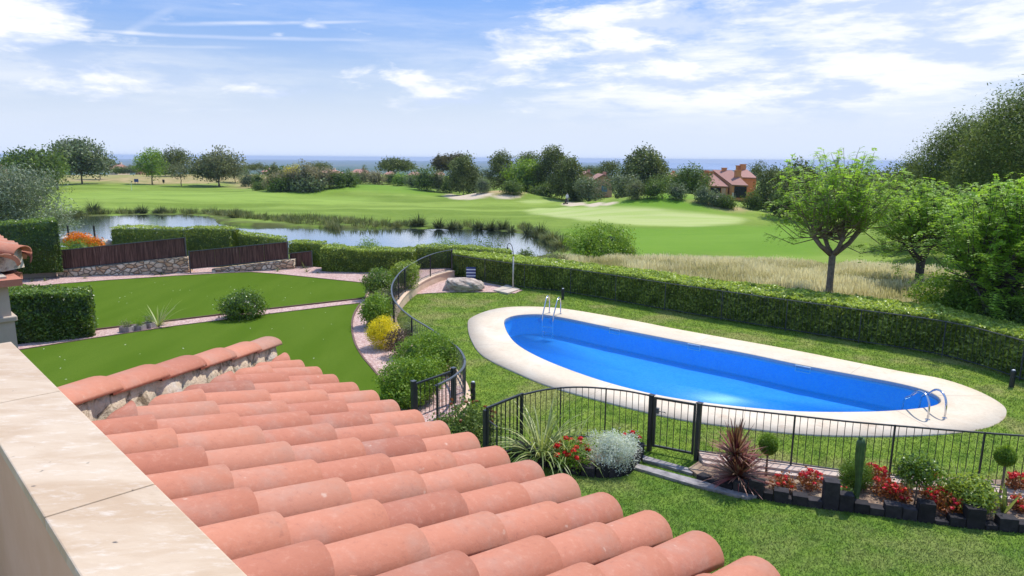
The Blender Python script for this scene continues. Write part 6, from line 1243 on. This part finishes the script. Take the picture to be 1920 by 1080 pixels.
# roof px, py, depth
zg = -3.4
shed_house('lower left orange house with tiled roof and dark loggia', (1312, 326, 133), (1338, 325, 130), (1367, 349, 121), (1331, 350, 124), zg, M_orange, [(.05, .62, .15, 2.0, M_dark, 'loggia'), (.68, .9, .15, 1.9, M_pinkw, 'shutter'), (.62, .97, 1.9, 2.1, M_cream, 'balcony_sill')], [(.35, .1, .9, .8), (.65, .12, .8, .7)])
shed_house('main orange house with long tiled roof and a chimney in its middle', (1336, 320, 131), (1373, 319, 127), (1404, 347, 117), (1373, 348, 120), zg, M_orange, [(.18, .95, .12, 2.0, M_dark, 'loggia'), (.05, .3, 1.2, 2.1, M_cream, 'balcony'), (.25, .85, 2.5, 3.6, M_dark, 'window')], [(.9, .45, 1.0, 1.2), (.55, .05, .8, .6)])
shed_house('rear orange house with raised gable and twin chimneys', (1380, 319, 142), (1402, 317, 139), (1420, 333, 130), (1392, 334, 133), zg, M_orange, [(.2, .8, .5, 1.6, M_orange, 'render_panel')], [(.2, .1, 1.1, 1.0), (.55, .05, 1.0, 1.2)])
def gable_house(label, x0, x1, yeave, yridge, Y, wall, depth=9, opens=(), group=None, hip=False, ybot=None):
    A = AT(x0, yeave, Y); B = AT(x1, yeave, Y+1); r_ = AT((x0+x1)/2, yridge, Y+(depth/2 if hip else 0))[2]; zg_ = float(min(zbase(A[0], A[1]), A[2]-2.6))-.5; root = empty('villa', (A[0], A[1], zg_), label, 'house', group); w = B[0]-A[0]; mb = MB()
    C = np.array([(A[0]+B[0])/2, Y+depth/2]); 
    if hip:
        mb.box((C[0], C[1], (A[2]+zg_)/2), (w*.92, depth*.92, A[2]-zg_)); mb.build('wall', wall, root); mb = MB(); o = .5; x_, X_ = A[0]-.2, B[0]+.2; V = [(x_, Y-o, A[2]), (X_, Y-o, A[2]), (X_, Y+depth+o, A[2]), (x_, Y+depth+o, A[2]), (x_+w*.3, C[1], r_), (X_-w*.3, C[1], r_)]; mb.add(V, [(0, 1, 5, 4), (1, 2, 5), (2, 3, 4, 5), (3, 0, 4), (3, 2, 1, 0)]); rf = mb.build('roof', M_froof, root)
    else:
        V = [(A[0], Y, zg_), (B[0], Y, zg_), (B[0], Y, A[2]), (C[0], Y, r_-.1), (A[0], Y, A[2])]; V += [(x, y+depth, z) for x, y, z in V]; mb.add(V, [(0, 1, 2, 3, 4), (9, 8, 7, 6, 5), (0, 5, 6, 1), (1, 6, 7, 2), (0, 4, 9, 5)]); mb.build('wall', wall, root); mb = MB()
        slab4(mb, [(A[0]-.4, Y-.4, A[2]-.15), (C[0], Y-.4, r_), (C[0], Y+depth+.4, r_), (A[0]-.4, Y+depth+.4, A[2]-.15)], .18); slab4(mb, [(C[0], Y-.4, r_+.001), (B[0]+.4, Y-.4, A[2]-.15), (B[0]+.4, Y+depth+.4, A[2]-.15), (C[0], Y+depth+.4, r_+.001)], .18); rf = mb.build('roof', M_froof, root)
    c0 = np.array([C[0]+w*.2, C[1], r_]); mb = MB(); mb.box(c0, (.7, .7, 1.1)); mb.build('chimney', wall, rf)
    for (f0, f1, h0, h1, mt) in opens:
        mb = MB(); mb.box((A[0]+w*(f0+f1)/2, Y-.02+(.36 if hip else 0), A[2]-(h0+h1)/2), (w*(f1-f0), .1, h1-h0)); mb.build('window', mt, root)
    return root
gable_house('orange house with blue window among the middle trees', 1115, 1147, 338, 328, 143, M_pinkw, 9, [(.4, .72, 1.1, 2.4, M_blue), (.2, .8, 3.2, 4.2, M_orange)])
gable_house('small red roofed house left of the orange house with blue window', 1090, 1113, 332, 323, 165, M_pinkw, 8, [(.3, .6, .8, 1.8, M_dark)])
for x0, x1, ye, yr, Y, wl, lb in [(654, 686, 325, 317, 235, M_cream, 'villa with wide pink tiled roof beside the tiny conifer'), (596, 632, 325, 318, 225, M_cream, 'villa with pink tiled roof behind the plumed shrubs'), (490, 512, 322, 315, 250, M_cream, 'villa between two dark pines'), (203, 222, 316, 307, 260, M_cream, 'cream villa right of the grey trees'), (252, 266, 321, 311, 262, M_pinkw, 'small pink villa left of the light green tree'),
        (721, 734, 327, 321, 240, M_cream, 'villa showing under the left of the umbrella pine'), (765, 784, 328, 322, 240, M_cream, 'villa right of the umbrella pine'), (814, 830, 328, 321, 238, M_cream, 'villa just left of the brownish pine'), (-12, 12, 312, 303, 180, M_pinkw, 'red roofed villa cut by the left edge'), (362, 376, 320, 314, 262, M_cream, 'tiny villa behind the big thick crowned tree'), (1252, 1275, 332, 324, 190, M_orange, 'orange villa right of the large rounded pine')]:
    gable_house(lb, x0, x1, ye, yr, Y, wl, 9, [(.2, .35, .6, 1.6, M_dark), (.6, .75, .6, 1.6, M_dark)], 'villas beyond the golf course', True)
rng = np.random.default_rng(77); n_ = 90; pts = []
while len(pts) < n_:
    p = np.array([rng.uniform(-16, 0), rng.uniform(9, 27)])
    if inpoly(p[0], p[1], turf1) or inpoly(p[0], p[1], turf2): pts.append([*p, GZ+.036])
V, F, T = leafquads(rng, np.array(pts), np.tile([0, 0, 1.], (n_, 1)), .05, .6, .85, np.full(n_, .85)); tag(fastmesh('fallen_petals', V, F, LF['silver'], None, T), 'pale petals and dry leaves scattered over the artificial lawns', 'petals', kind='stuff')
# golf furniture
b = GT(256, 344); sg = empty('golf_sign', b, 'blue sign board standing in the dry rough of the golf course', 'sign'); sc_ = b[1]/FPX
mb = MB(); mb.box(b+[0, 0, 5.4*sc_], (8*sc_, .06, 5.6*sc_)); mb.build('board', plain('sign_blue', (.04, .08, .30, 1), (.06, .10, .36, 1), 3, .6, 0), sg)
for sx in (-1, 1):
    mb = MB(); mb.bar(b+[sx*2.6*sc_, 0, -.1], b+[sx*2.6*sc_, 0, 2.6*sc_], .09); mb.build('leg', M_metal, sg)
b = GT(307, 345); pb = empty('litter_bin', b, 'small dark bin on a post at the edge of the fairway', 'bin'); mb = MB(); mb.lathe(b+[0, 0, .35], [(.22, 0), (.26, .1), (.28, .75), (.22, .8)], 12); mb.build('bin_body', M_metal, pb); mb = MB(); mb.tube([b-[0, 0, .1], b+[0, 0, .36]], .05, 6); mb.build('post', M_metal, pb)
b = GT(247, 357); fg = empty('golf_flag', b, 'flagstick with little flag on the left green', 'flag'); mb = MB(); mb.tube([b-[0, 0, .1], b+[0, 0, 2.1]], .035, 6); mb.build('stick', M_white, fg); mb = MB(); mb.add([(b[0], b[1], b[2]+2.1), (b[0]+.5, b[1]+.02, b[2]+1.95), (b[0], b[1], b[2]+1.75), (b[0], b[1]+.03, b[2]+2.1), (b[0]+.5, b[1]+.05, b[2]+1.95), (b[0], b[1]+.03, b[2]+1.75)], [(0, 1, 2), (5, 4, 3), (0, 3, 4, 1), (1, 4, 5, 2)]); mb.build('flag', M_dark, fg)
def golfer(b, label, shirt, trouser, seed=0, fold=False):
    """one continuous small figure, skin modifier grown from a skeleton; arms down, about to walk"""
    J = [(0, 0, .92), (0, 0, 1.12), (0, 0, 1.38), (0, -.01, 1.50), (0, -.02, 1.60), (0, -.02, 1.72), (.19, 0, 1.40), (.26, -.05, 1.14), (.24, -.2, .92), (-.19, 0, 1.40), (-.26, .02, 1.14), (-.26, -.08, .90), (.10, 0, .88), (.12, -.12, .48), (.12, -.08, .07), (.12, -.22, .03), (-.10, 0, .88), (-.11, .08, .48), (-.11, .20, .09), (-.11, .08, .03)]
    Rr = [.15, .14, .16, .06, .09, .08, .065, .048, .035, .065, .048, .035, .095, .065, .045, .04, .095, .065, .045, .04]; Ed = [(0, 1), (1, 2), (2, 3), (3, 4), (4, 5), (2, 6), (6, 7), (7, 8), (2, 9), (9, 10), (10, 11), (0, 12), (12, 13), (13, 14), (14, 15), (0, 16), (16, 17), (17, 18), (18, 19)]
    m, n = newmat('golfer_clothes'); sp_ = n.node('ShaderNodeSeparateXYZ'); n.put(sp_.inputs[0], n.P); z = sp_.outputs[2]; c = n.mix(n.math('GREATER_THAN', z, .93), trouser, shirt); c = n.mix(n.math('GREATER_THAN', z, 1.48), c, (.40, .24, .17, 1)); c = n.mix(n.math('GREATER_THAN', z, 1.66), c, (.6, .6, .6, 1)); finish(n, c, .8)
    me = bpy.data.meshes.new('person'); me.from_pydata(J, Ed, []); o = bpy.data.objects.new('person', me); COL.objects.link(o); o.location = b; mo = o.modifiers.new('skin', 'SKIN'); 
    lay = me.skin_vertices if len(me.skin_vertices) else None
    if not len(me.skin_vertices):
        import bmesh; bm = bmesh.new(); bm.from_mesh(me); bm.verts.layers.skin.verify(); bm.to_mesh(me); bm.free()
    for i, r_ in enumerate(Rr): me.skin_vertices[0].data[i].radius = (r_, r_*.8); me.skin_vertices[0].data[i].use_root = (i == 0)
    ss = o.modifiers.new('sub', 'SUBSURF'); ss.levels = 1; ss.render_levels = 2; me.materials.append(m); tag(o, label, 'person'); o.rotation_euler.z = .6
golfer(GT(1063, 381), 'golfer in white shirt and grey trousers standing at the edge of the trees', (.75, .75, .75, 1), (.30, .30, .32, 1))
b = GT(1060, 383); gb_ = empty('golf_bag', b, 'dark golf bag on a trolley beside the golfer', 'golf bag'); mb = MB(); mb.tube([b+[0, 0, .08], b+[.1, 0, .95]], [.14, .17], 10); mb.build('bag', M_dark, gb_); mb = MB(); mb.tube([b+[-.25, -.05, .14], b+[-.25, .05, .14]], .14, 12); mb.tube([b+[.3, -.05, .14], b+[.3, .05, .14]], .14, 12); mb.tube([b+[-.25, 0, .14], b+[.3, 0, .14]], .02, 5); mb.build('wheels', M_dark, gb_)
# ---------------------------------------------------------------- air
def haze():
    mb = MB(); x0, x1, y0, y1, z0, z1 = -15800, 15800, -15800, 15800, -80, 13.5
    mb.box(((x0+x1)/2, (y0+y1)/2, (z0+z1)/2), (x1-x0, y1-y0, z1-z0)); m = bpy.data.materials.new('haze'); m.use_nodes = True; nt = m.node_tree; nt.nodes.clear(); out = nt.nodes.new('ShaderNodeOutputMaterial'); v = nt.nodes.new('ShaderNodeVolumePrincipled'); v.inputs['Color'].default_value = (.62, .76, 1, 1); v.inputs['Density'].default_value = HAZE; v.inputs['Anisotropy'].default_value = 0.; nt.links.new(v.outputs[0], out.inputs['Volume'])
    m.cycles.homogeneous_volume = True if hasattr(m.cycles, 'homogeneous_volume') else True
    o = mb.build('haze', m); tag(o, 'thin blue summer haze over the whole plain', 'haze', kind='stuff')
HAZE = 1.25e-4
haze()
scene.cycles.max_bounces = 6; scene.cycles.transparent_max_bounces = 8; scene.cycles.diffuse_bounces = 2; scene.cycles.glossy_bounces = 3; scene.cycles.transmission_bounces = 2; scene.cycles.volume_bounces = 0; scene.cycles.caustics_reflective = False; scene.cycles.caustics_refractive = False
